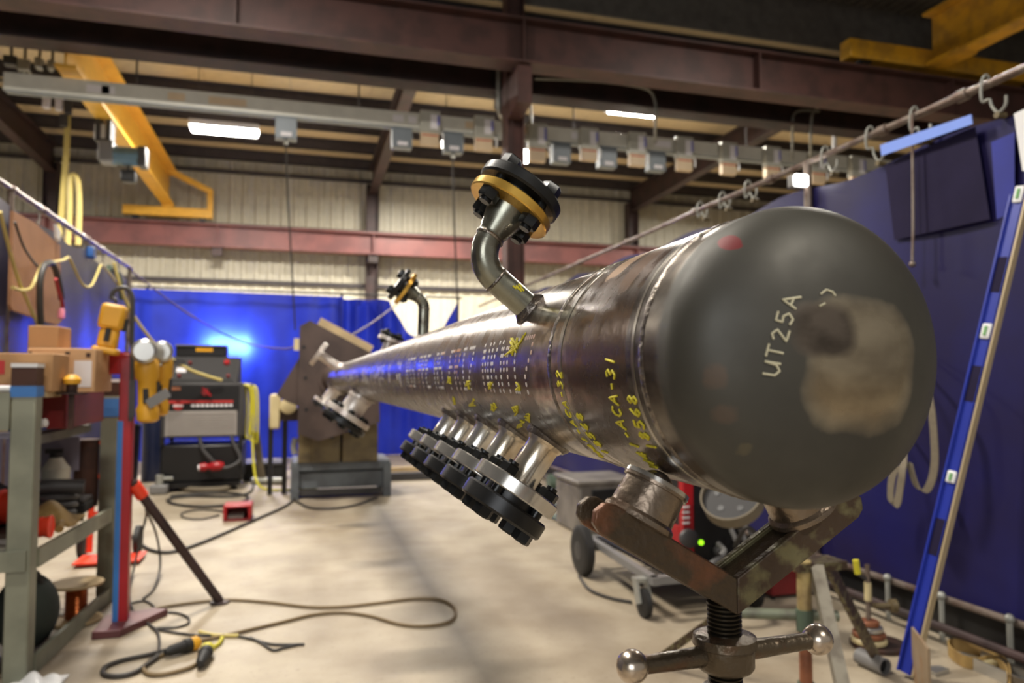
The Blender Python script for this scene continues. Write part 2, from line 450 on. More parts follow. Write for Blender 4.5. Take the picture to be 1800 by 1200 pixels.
# columns against the back wall
for x, lab in ((1.75, 'dark wide-flange column against the back wall behind the middle of the blue curtain'),
               (9.0, 'dark wide-flange column against the back wall above the right curtain rail'),
               (-5.5, 'dark wide-flange column against the back wall at far left behind yellow hanging hoses')):
    c = tag(MB().box(x-.15, WY-.45, 0, x-.13, WY-.15, 6.2).box(x+.13, WY-.45, 0, x+.15, WY-.15, 6.2).box(x-.13, WY-.31, 0, x+.13, WY-.29, 6.2)
            .build('wall_column', M['redox_dark']), lab, 'column')
# crane runway along the back wall
g = thing('runway_girder', 'red oxide crane runway girder along the back wall under the yellow end truck', 'girder', (0, 18.7, 4.34))
MB().ibeam((-14, 18.7, 4.34), (21.5, 18.7, 4.34), .54, .34, .03, .02).build('beam', M['girder'], g)
MB().box(-14, 18.67, 4.88, 21.5, 18.73, 4.94).build('crane_rail', M['redox_dark'], g)
for x in (-12.7,-9.1,-5.5, -1.9, 1.75, 5.4, 9.0, 12.6):
    MB().box(x-.01, 18.55, 4.37, x+.01, 18.69, 4.85).build('stiffener', M['girder'], g)
    MB().box(x-.12, 18.6, 4.14, x+.12, 18.84, 4.34).build('bracket', M['redox_dark'], g)

# ------------------------------------------------------------------ the two runway beams overhead, on the middle column line
b1 = thing('runway_beam', 'big red-brown crane runway beam crossing overhead, nearest of the two', 'beam', (0, 9.45, 5.46))
MB().ibeam((-14, 9.45, 5.46), (21.5, 9.45, 5.46), .62, .36, .03, .02).build('beam', M['redox'], b1)
MB().box(-14, 9.42, 6.08, 21.5, 9.48, 6.14).build('crane_rail', M['redox_dark'], b1)
for x in (-8.2, -4.5, -.8, 2.85, 6.5, 10.1):
    MB().box(x-.012, 9.28, 5.49, x+.012, 9.44, 6.05).build('stiffener', M['redox'], b1)
b2 = thing('runway_beam', 'dark crane runway beam just behind and below the red-brown overhead beam', 'beam', (0, 10.45, 5.44))
MB().ibeam((-14, 10.45, 5.44), (21.5, 10.45, 5.44), .62, .36, .03, .02).build('beam', M['redox_dark'], b2)
MB().box(-14, 10.42, 6.06, 21.5, 10.48, 6.12).build('crane_rail', M['redox_dark'], b2)
c = thing('steel_column', 'red-brown steel column rising behind the pipe to the overhead beams', 'column', (2.89, 9.97, 0))
MB().box(2.76, 9.84, .02, 2.78, 10.1, 6.84).box(3.0, 9.84, .02, 3.02, 10.1, 6.84).box(2.78, 9.96, .02, 3.0, 9.98, 6.84).build('shaft', M['redox'], c)
MB().box(2.67, 9.75, 0, 3.11, 10.2, .025).build('base_plate', M['redox_dark'], c)
MB().prism([(2.77, 9.84, 5.45), (2.77, 9.84, 4.86), (2.77, 9.34, 4.93), (2.77, 9.34, 5.45)], (.2, 0, 0)).build('bracket', M['redox'], c)
MB().prism([(2.77, 10.1, 5.43), (2.77, 10.1, 5.0), (2.77, 10.6, 5.28), (2.77, 10.6, 5.43)], (.2, 0, 0)).build('bracket', M['redox_dark'], c)

# ------------------------------------------------------------------ yellow bridge crane, left
cr = thing('bridge_crane', 'yellow bridge crane spanning to the back wall at upper left', 'crane', (-3.0, 14.6, 5.05))
MB().ibeam((-3.0, 10.75, 5.30), (-3.0, 18.75, 5.30), .74, .44, .04, .03, .26).build('girder', M['yellow'], cr)
MB().box(-3.95, 18.6, 5.02, -2.02, 18.8, 5.24).build('end_truck', M['yellow'], cr, bevel=.02)
MB().box(-3.12, 18.58, 5.24, -2.88, 18.82, 5.32).build('saddle', M['yellow'], cr)
mb = MB()
mb.bar((-2.08, 18.7, 5.24), (-2.08, 18.7, 5.72), .12, .12).bar((-2.08, 18.7, 5.68), (-3.0, 18.2, 6.03), .1, .12)
mb.build('brace', M['yellow'], cr)
for x in (-3.7, -2.25):
    MB().cyl((x, 18.64, 5.02), (x, 18.76, 5.02), .085, n=20).build('wheel', M['black'], cr)
MB().box(-3.95, 10.35, 6.13, -2.02, 10.55, 6.33).build('end_truck', M['yellow'], cr, bevel=.02)
MB().box(-3.15, 10.64, 5.95, -2.85, 10.85, 6.33).build('saddle', M['yellow'], cr)
h = thing('hoist', 'grey-blue electric hoist hanging under the yellow bridge crane', 'hoist', (-3.02, 12.9, 4.6))
def hz(px, py, y=12.9): return at(px, py, Y=y)
a = hz(178, 268); b_ = hz(252, 268)
MB().cyl((a.x+.16, 12.9, a.z-.03), (b_.x-.05, 12.9, a.z-.03), .15, n=20).build('motor_drum', mat('hoist_blue_grey', (100,128,140), .45, .2, var=.1), h)
MB().box(a.x-.02, 12.74, a.z-.17, a.x+.2, 13.06, a.z+.17).build('gear_case', M['midgrey'], h, bevel=.03)
MB().box(b_.x-.06, 12.76, a.z-.2, b_.x+.06, 13.04, a.z+.12).build('control_box', M['darkgrey'], h, bevel=.02)
k = hz(225, 310)
MB().box(k.x-.1, 12.82, k.z-.1, k.x+.12, 12.98, k.z+.1).build('hook_block', M['black'], h, bevel=.03)
MB().tube([(k.x, 12.9, k.z+.02), (k.x, 12.9, a.z-.1)], .018).build('chain', M['darkgrey'], h)
MB().box(-3.12, 12.75, 4.98, -3.05, 13.05, 5.36).box(-2.97, 12.75, 4.98, -2.9, 13.05, 5.36).box(-3.12, 12.75, 4.95, -2.9, 13.05, 4.99).build('trolley', M['darkgrey'], h)
MB().box(-3.05, 12.85, a.z+.08, -2.97, 12.95, 4.97).build('hanger', M['darkgrey'], h)
q = hz(180, 235)
MB().box(q.x-.1, 12.8, q.z-.14, q.x+.08, 13.0, q.z+.14).build('cable_box', M['white'], h, bevel=.03)
MB().box(q.x+.06, 12.86, q.z-.03, -3.08, 12.92, q.z+.04).build('arm', M['darkgrey'], h)
# pendant cable under the hoist crane
p0 = V((k.x+.05, 12.9, k.z-.1))

# ------------------------------------------------------------------ yellow crane over the near bay, right
cr2 = thing('bridge_crane', 'old ochre bridge crane standing on the overhead beam at upper right', 'crane', (10.2, 9.45, 6.14))
MB().box(8.15, 9.33, 6.22, 12.3, 9.57, 6.52).build('end_truck', M['ochre'], cr2, bevel=.02)
for x in (8.5, 11.9):
    MB().cyl((x, 9.39, 6.26), (x, 9.51, 6.26), .12, n=20).build('wheel', M['black'], cr2)
MB().ibeam((9.75, -3, 6.22), (9.75, 9.32, 6.22), .85, .42, .04, .03, .3).build('girder', M['ochre'], cr2)
MB().prism([(9.55, 9.3, 6.26), (9.95, 9.3, 6.26), (9.95, 8.7, 6.26), (9.55, 8.7, 6.26)], (0, 0, -.05)).build('gusset', M['ochre'], cr2)

# ------------------------------------------------------------------ busway with its plug boxes
BY = 11.0
L_ = at(8, 150, Y=BY); bz = 5.11
bw = thing('busway', 'long pale grey busway duct hung below the overhead beams', 'busway', (2.0, BY, bz))
MB().box(L_.x, BY-.06, bz-.12, 10.6, BY+.06, bz+.12).build('duct', M['busgrey'], bw, bevel=.008)
MB().box(L_.x+.02, BY-.07, bz-.135, 10.6, BY+.07, bz-.12).build('bottom_cover', M['boxdark'], bw)
for px, py, wd, col in ((172,158,.28,'label'), (190,160,.16,'label'), (310,176,.22,'plugtan'), (400,176,.5,'plugtan'), (700,209,.16,'label'), (725,211,.12,'label'), (828,224,.18,'plugtan'), (915,229,.3,'plugtan'), (1010,236,.1,'label'), (1165,256,.3,'label')):
    p = at(px, py, Y=BY-.065)
    MB().box(p.x-wd/2, BY-.066, bz-.045, p.x+wd/2, BY-.06, bz+.06).build('label_plate', M[col], bw)
for x in (-2.2, .8, 4.2, 7.4):
    MB().cyl((x, BY, bz+.12), (x, BY, 6.85), .014, n=8).build('hanger_rod', M['darkgrey'], bw)
names = ['leftmost', 'second', 'third', 'fourth', 'fifth', 'sixth', 'seventh', 'eighth', 'ninth', 'rightmost']
boxes = [(757,194,255), (852,203,264), (946,216,283), (1037,224,281), (1122,232,291), (1205,240,299), (1283,249,306), (1360,257,312), (1440,266,322), (1510,274,330)]
for i, (px, ya, yb) in enumerate(boxes):
    yy = BY-.19
    t_ = at(px, ya, Y=yy); u_ = at(px, yb, Y=yy)
    pb = thing('plug_box', 'grey busway plug box with pale lower cover, %s from the left along the busway' % names[i] if 0 < i < 9 else 'grey busway plug box with pale lower cover, %s along the busway' % names[i], 'plug box', (t_.x, BY, u_.z), 'plug boxes on the busway')
    z0, z1 = u_.z, t_.z; zm = z0+(z1-z0)*.36
    MB().box(t_.x-.15, yy, zm, t_.x+.15, BY-.065, z1).build('body', M['plug'], pb, bevel=.008)
    MB().box(t_.x-.14, yy+.01, z0, t_.x+.13, BY-.08, zm).build('lower_cover', M['plugtan'], pb, bevel=.008)
    MB().box(t_.x-.13, yy+.004, zm-.045, t_.x+.12, yy+.012, zm-.03).build('red_stripe', M['redline'], pb)
    MB().box(t_.x+.0, yy-.006, zm+.06, t_.x+.11, yy, z1-.06).build('label_plate', M['label'], pb)
    MB().box(t_.x+.1, yy-.007, zm+.12, t_.x+.14, yy, z1-.07).build('label_plate', M['labelblue'], pb)
    MB().tube([(t_.x+.15, yy+.06, zm+.05), (t_.x+.2, yy+.05, zm), (t_.x+.2, yy+.05, zm-.12)], .014, 6).build('switch_handle', M['white'], pb)
dn = ['above the welding machine', 'beside the leftmost plug box', 'right of the leftmost plug box', 'third among the plug boxes', 'fourth among the plug boxes', 'fifth among the plug boxes']
for i, (px, ya, yb) in enumerate([(503,210,246), (706,230,262), (796,236,270), (985,258,288), (1066,266,296), (1152,272,302)]):
    yy = BY+.02
    t_ = at(px, ya, Y=yy); u_ = at(px, yb, Y=yy)
    d = thing('drop_box', 'small blue-grey drop box hanging below the busway, %s' % dn[i], 'drop box', (t_.x, yy, u_.z), 'drop boxes under the busway')
    MB().box(t_.x-.15, yy-.09, u_.z, t_.x+.15, yy+.09, bz-.136).build('body', M['boxdark'], d, bevel=.01)
    MB().box(t_.x-.07, yy-.097, u_.z+.03, t_.x+.08, yy-.09, u_.z+.09).build('label_plate', M['label'], d)
    if i in (0, 2):
        MB().cyl((t_.x, yy, u_.z-.07), (t_.x, yy, u_.z), .03, n=10).build('cable_gland', M['galv'], d)
        e = at((519, 805)[i == 2], (580, 560)[i == 2], Y=yy+.3)
        MB().tube([(t_.x, yy, u_.z-.05), (t_.x+.04, yy+.1, u_.z-.8), (e.x, yy+.3, e.z)], .014, 6).build('drop_cable', M['cableb'], d)
# conduits off the overhead beams
def conduit(pts, label, r=.022, m='galv'):
    return tag(MB().tube(pts, r, 8, 6).build('conduit', M[m]), label, 'conduit')
cy = 10.2
conduit([at(940,138,Y=cy), at(1040,142,Y=cy), at(1110,150,Y=cy), at(1142,160,Y=cy), at(1152,182,Y=cy), at(1152,215,Y=cy), at(1152,250,Y=10.8)], 'bent grey conduit running under the dark beam and down beside a ceiling lamp')
conduit([at(1560,196,Y=cy), at(1480,190,Y=cy), at(1446,187,Y=cy), at(1430,196,Y=cy), at(1426,215,Y=cy), at(1425,245,Y=cy), at(1425,278,Y=10.8)], 'bent grey conduit dropping to the busway, right one of two beside the work lamp')
conduit([at(1440,196,Y=10.35), at(1410,194,Y=10.35), at(1396,200,Y=10.35), at(1393,216,Y=10.35), at(1393,240,Y=10.6), at(1393,280,Y=10.8)], 'bent grey conduit dropping to the busway, left one of two above the work lamp')
conduit([at(1467,205,Y=10.75), at(1467,235,Y=10.75), at(1466,262,Y=10.8)], 'short thick pale conduit standing between the bent conduits and blue strip', .04, 'white')
conduit([at(1472,195,Y=10.7), at(1482,210,Y=10.7), at(1500,216,Y=10.7), at(1560,223,Y=10.7)], 'thin conduit bending right under the dark beam above the blue strip', .022)
conduit([at(933,185,Y=10.6), at(934,215,Y=10.7), at(934,250,Y=10.85)], 'short straight conduit between the column bracket and the third plug box')
conduit([at(876,120,Y=10.2), at(876,180,Y=10.2), at(880,205,Y=10.4), at(895,212,Y=10.6), at(912,215,Y=10.8)], 'grey conduit bending past the left side of the steel column', .03)
# ceiling lamps
def strip(px, py, y, L, label, hw=.12, hh=.06):
    p = at(px, py, Y=y)
    t = thing('strip_light', label, 'light', (p.x, y, p.z))
    MB().box(p.x-L/2-.03, y-.15, p.z+.02, p.x+L/2+.03, y+.15, p.z+.12).build('housing', M['white'], t, bevel=.01)
    MB().box(p.x-L/2, y-hw, p.z-hh, p.x+L/2, y+hw, p.z+.02).build('diffuser', M['lamp'], t, bevel=.03)
    for s_ in (-1, 1):
        MB().cyl((p.x+s_*L*.4, y, p.z+.12), (p.x+s_*L*.4, y, RZ(y)-.02), .008, n=6).build('hanger', M['darkgrey'], t)
strip(395, 229, 14.0, 1.12, 'glowing strip light hung below the roof left of the pipe')
strip(1112, 200, 13.0, 1.02, 'thin glowing strip light high under the roof right of the column', .06, .03)
def wall_lamp(px, py, y, hh, label):
    p = at(px, py, Y=y)
    t = thing('pendant_lamp', label, 'light', (p.x, y, p.z))
    MB().sphere(p, .08, 12, 8, (1, 1, hh)).build('bulb', M['lamp'], t)
    MB().cyl((p.x, y, p.z+.08*hh-.01), (p.x, y, p.z+.08*hh+.12), .05, n=10).build('socket', M['midgrey'], t)
    MB().cyl((p.x, y, p.z+.08*hh+.12), (p.x, y, RZ(y)-.02), .008, n=6).build('cord', M['cableb'], t)
wall_lamp(784, 254, 13.0, 2.0, 'small oval lamp glowing below the busway right of the leftmost plug box')
wall_lamp(924, 275, 13.0, 1.6, 'small oval lamp glowing just above the bolted flange')
# ================================================================== THE PIPE SPOOL
PX, PZ, PR = .3518, 1.2172, .110
CAPY, CAPD, W1, W2, PEND = .46, .055, .497, .705, 7.50
AX = lambda y: V((PX, y, PZ))
def rad(ph): return V((math.cos(math.radians(ph)), 0, math.sin(math.radians(ph))))
ROOT = V((PX, 4.0, PZ-PR))
spool = thing('pipe_spool', 'long dark steel pipe spool with domed end cap and bolted flange nozzles', 'pipe', ROOT)

def steel_mix(name, base, masks, rough, metal, noise=(12, .35, .65), bump=.1, rough2=None):
    """base pair of colours in noise, then wear marks and lightened bands with a shape of their own: (centre, half sizes, colour, rough, metal, edge noise)"""
    m = bpy.data.materials.new(name); m.use_nodes = True
    nt = m.node_tree; N = nt.nodes; L = nt.links; b = N['Principled BSDF']
    tc = N.new('ShaderNodeTexCoord'); oc = tc.outputs['Object']
    def nz(sc_, det=6, st=None):
        n = N.new('ShaderNodeTexNoise'); n.inputs['Scale'].default_value = sc_; n.inputs['Detail'].default_value = det
        if st:
            mp = N.new('ShaderNodeMapping'); mp.inputs['Scale'].default_value = st; L.new(oc, mp.inputs[0]); L.new(mp.outputs[0], n.inputs['Vector'])
        else: L.new(oc, n.inputs['Vector'])
        return n.outputs['Fac']
    def mix(a, c, f):
        x = N.new('ShaderNodeMix'); x.data_type = 'RGBA'; L.new(f, x.inputs[0]); L.new(a, x.inputs[6])
        if isinstance(c, tuple): x.inputs[7].default_value = c
        else: L.new(c, x.inputs[7])
        return x.outputs[2]
    def fmix(a, c, f):
        x = N.new('ShaderNodeMix'); x.data_type = 'FLOAT'; L.new(f, x.inputs[0])
        if isinstance(a, float): x.inputs[2].default_value = a
        else: L.new(a, x.inputs[2])
        x.inputs[3].default_value = c; return x.outputs[0]
    r = N.new('ShaderNodeValToRGB'); L.new(nz(noise[0]), r.inputs[0])
    r.color_ramp.elements[0].position, r.color_ramp.elements[1].position = noise[1], noise[2]
    r.color_ramp.elements[0].color, r.color_ramp.elements[1].color = base
    col = r.outputs[0]; ro = rough; me = metal
    mr = N.new('ShaderNodeMapRange'); mr.inputs[1].default_value = .3; mr.inputs[2].default_value = .7
    mr.inputs[3].default_value = rough-.07; mr.inputs[4].default_value = rough+.1
    L.new(nz(noise[0]*2), mr.inputs[0]); ro = mr.outputs[0]
    for c, hs, colr, rg, mt, edge, nsc, soft in masks:
        sub = N.new('ShaderNodeVectorMath'); sub.operation = 'SUBTRACT'; L.new(oc, sub.inputs[0]); sub.inputs[1].default_value = c
        mp = N.new('ShaderNodeVectorMath'); mp.operation = 'DIVIDE'; L.new(sub.outputs[0], mp.inputs[0]); mp.inputs[1].default_value = hs
        sx = N.new('ShaderNodeSeparateXYZ'); L.new(mp.outputs[0], sx.inputs[0])
        tot = None
        for k in range(3):
            pw = N.new('ShaderNodeMath'); pw.operation = 'POWER'; ab = N.new('ShaderNodeMath'); ab.operation = 'ABSOLUTE'
            L.new(sx.outputs[k], ab.inputs[0]); L.new(ab.outputs[0], pw.inputs[0]); pw.inputs[1].default_value = 3.
            if tot is None: tot = pw.outputs[0]
            else:
                ad = N.new('ShaderNodeMath'); L.new(tot, ad.inputs[0]); L.new(pw.outputs[0], ad.inputs[1]); tot = ad.outputs[0]
        nn = N.new('ShaderNodeMath'); nn.operation = 'MULTIPLY_ADD'; L.new(nz(nsc), nn.inputs[0]); nn.inputs[1].default_value = edge; nn.inputs[2].default_value = -edge/2
        ad = N.new('ShaderNodeMath'); L.new(tot, ad.inputs[0]); L.new(nn.outputs[0], ad.inputs[1])
        mk = N.new('ShaderNodeMapRange'); mk.inputs[1].default_value = 1+soft; mk.inputs[2].default_value = 1-soft; L.new(ad.outputs[0], mk.inputs[0])
        f = mk.outputs[0]
        if isinstance(colr, tuple) and isinstance(colr[0], tuple):
            rr = N.new('ShaderNodeValToRGB'); L.new(nz(nsc*1.3, 6, (1, 1, 1.7)), rr.inputs[0]); rr.color_ramp.elements[0].position = .38; rr.color_ramp.elements[1].position = .62
            rr.color_ramp.elements[0].color, rr.color_ramp.elements[1].color = colr; colr = rr.outputs[0]
        col = mix(col, colr, f); ro = fmix(ro, rg, f); me = fmix(me, mt, f)
    L.new(col, b.inputs['Base Color'])
    L.new(ro, b.inputs['Roughness'])
    if isinstance(me, float): b.inputs['Metallic'].default_value = me
    else: L.new(me, b.inputs['Metallic'])
    bp = N.new('ShaderNodeBump'); bp.inputs['Strength'].default_value = bump*.6; bp.inputs['Distance'].default_value = .002
    L.new(nz(noise[0]*7), bp.inputs['Height']); L.new(bp.outputs[0], b.inputs['Normal'])
    return m
lc = lambda p: tuple(V(p)-ROOT)
M['pipe'] = steel_mix('mill_scale_pipe', (S(116,104,95), S(80,72,66)), [
    (lc((PX, .715, PZ)), (.3, .055, .3), (S(172,162,152), S(116,106,98)), .2, .85, .9, 40, .35),  # ground steel by the weld; part of its highlight is put into the colour
    (lc((PX, .86, PZ)), (.3, .022, .3), (S(120,106,96), S(96,84,74)), .26, .8, 1.2, 30, .3),
    (lc((PX, 1.24, PZ)), (.3, .03, .3), (S(112,96,86), S(78,64,58)), .32, .8, 1.2, 30, .3)], .27, .72, (14, .35, .68), .1)
M['pup'] = steel_mix('brown_pup_piece', (S(102,86,77), S(70,58,51)), [
    (lc((PX-.07, .565, PZ+.085)), (.03, .016, .035), S(84,56,32), .3, .45, 1.6, 45, .25),
    (lc((PX-.05, .62, PZ+.085)), (.03, .02, .03), S(112,78,34), .4, .3, 2.2, 50, .2),
    (lc((PX, .505, PZ)), (.3, .02, .3), (S(104,98,92), S(64,58,54)), .3, .85, .9, 40, .3),
    (lc((PX, .695, PZ)), (.3, .038, .3), (S(176,166,156), S(116,106,98)), .2, .85, .9, 40, .35)], .24, .72, (22, .36, .66), .16)  # ground steel on the pup side, lightened further to paint in the highlight
apex = V((PX-.004, CAPY-CAPD, PZ-.006))
def hit_pipe(px, py, r=PR):
    d = ray(px, py); o = CAM-AX(0)
    A = d.x*d.x+d.z*d.z; B = 2*(d.x*o.x+d.z*o.z); C = o.x*o.x+o.z*o.z-r*r
    D = B*B-4*A*C
    if D < 0: return None
    p = CAM+d*((-B-math.sqrt(D))/(2*A)); n = V((p.x-PX, 0, p.z-PZ)).normalized()
    return p, n
def hit_cap(px, py):
    d = ray(px, py); o = CAM-V((PX, CAPY, PZ)); s = V((1/PR, 1/CAPD, 1/PR))
    e = V((d.x*s.x, d.y*s.y, d.z*s.z)); q = V((o.x*s.x, o.y*s.y, o.z*s.z))
    A = e.dot(e); B = 2*e.dot(q); C = q.dot(q)-1; D = B*B-4*A*C
    if D < 0: return hit_pipe(px, py)
    p = CAM+d*((-B-math.sqrt(D))/(2*A))
    if p.y > CAPY: return hit_pipe(px, py)
    return p, V(((p.x-PX)*s.x**2, (p.y-CAPY)*s.y**2, (p.z-PZ)*s.z**2)).normalized()
redp = hit_cap(1283, 426)[0]
M['cap'] = steel_mix('dark_end_cap', (S(77,75,68), S(59,57,51)), [
    (lc((PX, .505, PZ)), (.3, .034, .3), (S(106,98,88), S(74,66,58)), .3, .85, .7, 26, .35),
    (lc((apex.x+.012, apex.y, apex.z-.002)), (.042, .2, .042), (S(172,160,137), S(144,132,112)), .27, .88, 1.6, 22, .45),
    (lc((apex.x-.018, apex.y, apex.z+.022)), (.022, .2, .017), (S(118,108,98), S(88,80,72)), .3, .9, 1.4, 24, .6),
    (lc(hit_cap(1258, 662)[0]), (.006, .01, .008), S(86,74,63), .5, .3, 2.6, 160, .8),
    (lc(hit_cap(1274, 728)[0]), (.007, .01, .006), S(85,74,64), .5, .3, 2.6, 160, .8),
    (lc(hit_cap(1308, 790)[0]), (.004, .008, .004), S(86,80,64), .5, .2, 2.6, 160, .8),
    (lc(redp), (.0065, .0095, .006), S(104,14,20), .55, .1, 1.4, 90, .2)], .5, .35, (9, .35, .7), .08)

def axis_lathe(prof, n=112):     # prof: (Y, radius)
    return MB().lathe((PX, 0, PZ), (0, 1, 0), prof, n)
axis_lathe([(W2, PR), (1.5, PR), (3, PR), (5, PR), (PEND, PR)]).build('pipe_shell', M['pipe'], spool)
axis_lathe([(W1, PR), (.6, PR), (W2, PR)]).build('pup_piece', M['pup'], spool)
prof = [(CAPY-CAPD*math.cos(a), PR*math.sin(a)) for a in [PI/2*k/28 for k in range(29)]]
prof[0] = (CAPY-CAPD, 1e-7)
axis_lathe(prof+[(W1, PR)]).build('end_cap', M['cap'], spool, ang=60)
def bead(y, w_=.0055, n=220):
    mb = MB(); vs = []; fs = []; k = 7
    for i in range(n):
        u = 2*PI*i/n
        for j in range(k):
            t = -1+2*j/(k-1); rr = PR-.0006+.0021*(1-t*t)*(.75+.3*t*t+.10*math.sin(i*2.1)+.04*random.random())
            vs.append((PX+rr*math.cos(u), y+w_*t+.0003*math.sin(i*1.3), PZ+rr*math.sin(u)))
    for i in range(n):
        for j in range(k-1):
            a = (i+1) % n; fs.append((i*k+j, i*k+j+1, a*k+j+1, a*k+j))
    return mb.add(vs, fs)
bead(W1, .005).build('weld_bead', M['weld'], spool, ang=0)
bead(W2, .006).build('weld_bead', M['weld'], spool, ang=0)
axis_lathe([(W2-.036, PR), (W2-.0355, PR+.0005), (W2-.0265, PR+.0005), (W2-.026, PR)]).build('ground_band', M['ground'], spool)
axis_lathe([(W1+.012, PR), (W1+.0125, PR+.0004), (W1+.0165, PR+.0004), (W1+.017, PR)]).build('ground_band', M['ground'], spool)
# far end weld neck
axis_lathe([(PEND-.08, PR+.001), (PEND-.06, PR+.012), (PEND-.012, PR+.03), (PEND-.012, PR+.06), (PEND+.02, PR+.06)], 64).build('end_flange', M['plate'], spool)

# ---- bolted flanges
def frame(u):
    u = u.normalized(); a = V((0, 1, 0)); a = (a-u*a.dot(u)).normalized(); return a, u.cross(a)
def flange_pair(parent, c, u, R, t1, gap, t2, m1, m2, bolts=4, bc=None, nr=.0122, nh=.0115, rot=45, hub=None, blind=True):
    """c = face of the first flange nearest the pipe, u = outward axis"""
    u = u.normalized(); bc = bc or R*.735
    mb = MB().disc(c, u, R, t1, .0015, 56)
    if hub: mb.lathe(c-u*hub[1], u, [(0, hub[0]), (hub[1], hub[2])], 32)
    mb.build('flange', m1, parent)
    top = c+u*(t1+gap)
    if blind:
        MB().lathe(c+u*t1, u, [(0, R*.62), (gap, R*.62)], 32).build('gasket', M['black'], parent)
        MB().disc(top, u, R, t2, .0025, 56).build('blind_flange', m2, parent)
        a, b = frame(u)
        for k in range(bolts):
            w_ = math.radians(rot+360*k/bolts); d = a*math.cos(w_)+b*math.sin(w_); p = c+d*bc
            ref = d*math.cos(.4*k)+u.cross(d)*math.sin(.4*k)
            mb = MB().hexa(p, -u, nr, nh, ref).hexa(p+u*(t1+gap+t2), u, nr, nh, ref)
            mb.cyl(p-u*(nh+.004), p+u*(t1+gap+t2+nh*1.05), nr*.56, n=12)
            mb.build('stud_bolt', M['nut'], parent)
def straight(Y, ph, L, rn, R, t1, gap, t2, m1, m2, mneck, bolts=4, blind=True, nr=.0122, nh=.0115, flare=1.5):
    u = rad(ph); c0 = AX(Y)+u*(PR*.93); s = PR*.07
    nz_ = MB().lathe(c0, u, [(0, rn*flare), (s+rn*.12, rn*flare*.92), (s+rn*.35, rn*1.1), (s+rn*.5, rn), (s+L-rn*.2, rn), (s+L, rn*1.06)], 40)
    o = nz_.build('nozzle', mneck, spool)
    MB().lathe(c0, u, [(0, rn*flare*1.12), (s*.8, rn*flare*1.1), (s*1.5, rn*flare*.95)], 40).build('weld_fillet', M['weld'], o)
    flange_pair(o, AX(Y)+u*(PR+L), u, R, t1, gap, t2, m1, m2, bolts, nr=nr, nh=nh, blind=blind)
    return o
for k in range(5):
    straight(.85+.14*k, 235, .060, .0198, .054, .017, .008, .020, M['steel'], M['blackox'], M['neck'], flare=1.35)
straight(3.6, 68, .07, .024, .06, .018, .008, .016, M['pale'], M['blackox'], M['pale'])
straight(5.1, 145, .15, .03, .088, .03, 0, 0, M['pale'], M['blackox'], M['pale'], blind=False)
straight(6.2, 235, .13, .05, .1, .026, .008, .02, M['pale'], M['blackox'], M['pale'], nr=.016)
straight(3.6, 236, .10, .055, .115, .026, .012, .024, M['pale'], M['blackox'], M['pale'], bolts=8, nr=.018, nh=.016, flare=1.15)
def elbow(Y, ph1, L1, ph2, Lf, rb=.038, ro=.0167):
    u1, u2 = rad(ph1), rad(ph2); c0 = AX(Y)+u1*PR*.92; C = AX(Y)+u1*(PR+L1)
    ang = math.acos(max(-1, min(1, u1.dot(u2)))); tl = rb*math.tan(ang/2)
    A_, B_ = C-u1*tl, C+u2*tl
    side = (u2-u1*u1.dot(u2)).normalized(); O = A_+side*rb
    arc = [O+(-side*math.cos(ang*k/12)+u1*math.sin(ang*k/12))*rb for k in range(13)]
    mb = MB().tube([c0, c0+(A_-c0)*.5, A_-u1*.001]+arc+[B_+u2*.002, C+u2*(Lf-.012)], ro, 32, 1)
    o = mb.build('elbow_nozzle', M['elbow'], spool)
    MB().torus(A_, u1, ro-.0008, .0022, 32, 8).build('weld_ring', M['weld'], o)
    MB().torus(B_, u2, ro-.0008, .0026, 32, 8).build('weld_ring', M['weld'], o)
    MB().lathe(AX(Y)+u1*PR*.93, u1, [(0, ro*1.5), (PR*.07, ro*1.38), (PR*.07+.007, ro*1.02)], 40).build('weld_fillet', M['weld'], o)
    MB().lathe(C+u2*(tl+.004), u2, [(0, ro*1.0), (Lf-tl-.010, ro*1.55), (Lf-tl-.004, ro*1.6)], 32).build('flange_hub', M['elbow'], o)
    flange_pair(o, C+u2*Lf, u2, .054, .012, .009, .0155, M['gold'], M['blackox'], 4, nr=.0125, nh=.0125, rot=38)
    return o, C, u1, u2
E1, C1, u11, u12 = elbow(.85, 141, .088, 56, .074)
E2, C2, u21, u22 = elbow(2.2, 88, .108, 146, .062)

# ---- handwriting: pen strokes laid on the steel
FONT = {'A': [[(0,0),(.5,1),(1,0)], [(.22,.4),(.8,.4)]], 'C': [[(.95,.85),(.5,1),(.1,.75),(.05,.3),(.4,0),(.9,.12)]], '3': [[(.05,.9),(.5,1),(.85,.78),(.4,.54),(.9,.28),(.5,0),(.05,.12)]],
 '1': [[(.5,0),(.5,1)]], '2': [[(.05,.8),(.45,1),(.85,.75),(.1,.02),(.95,0)]], '-': [[(.2,.5),(.8,.5)]], '8': [[(.5,.52),(.15,.78),(.5,1),(.85,.78),(.5,.52),(.1,.24),(.5,0),(.9,.24),(.5,.52)]],
 '5': [[(.9,1),(.2,1),(.15,.58),(.6,.62),(.9,.32),(.5,0),(.05,.1)]], '6': [[(.8,1),(.25,.6),(.1,.25),(.5,0),(.88,.25),(.5,.5),(.15,.3)]], 'W': [[(0,1),(.22,0),(.5,.75),(.78,0),(1,1)]],
 '4': [[(.7,0),(.7,1),(.05,.35),(.95,.35)]], 'U': [[(0,1),(.05,.25),(.45,0),(.85,.25),(.95,1)], [(.95,1),(1,0)]], 'T': [[(0,1),(1,1)], [(.5,1),(.5,0)]], 'I': [[(.5,0),(.5,1)]], 'L': [[(.1,1),(.1,0),(.8,0)]]}
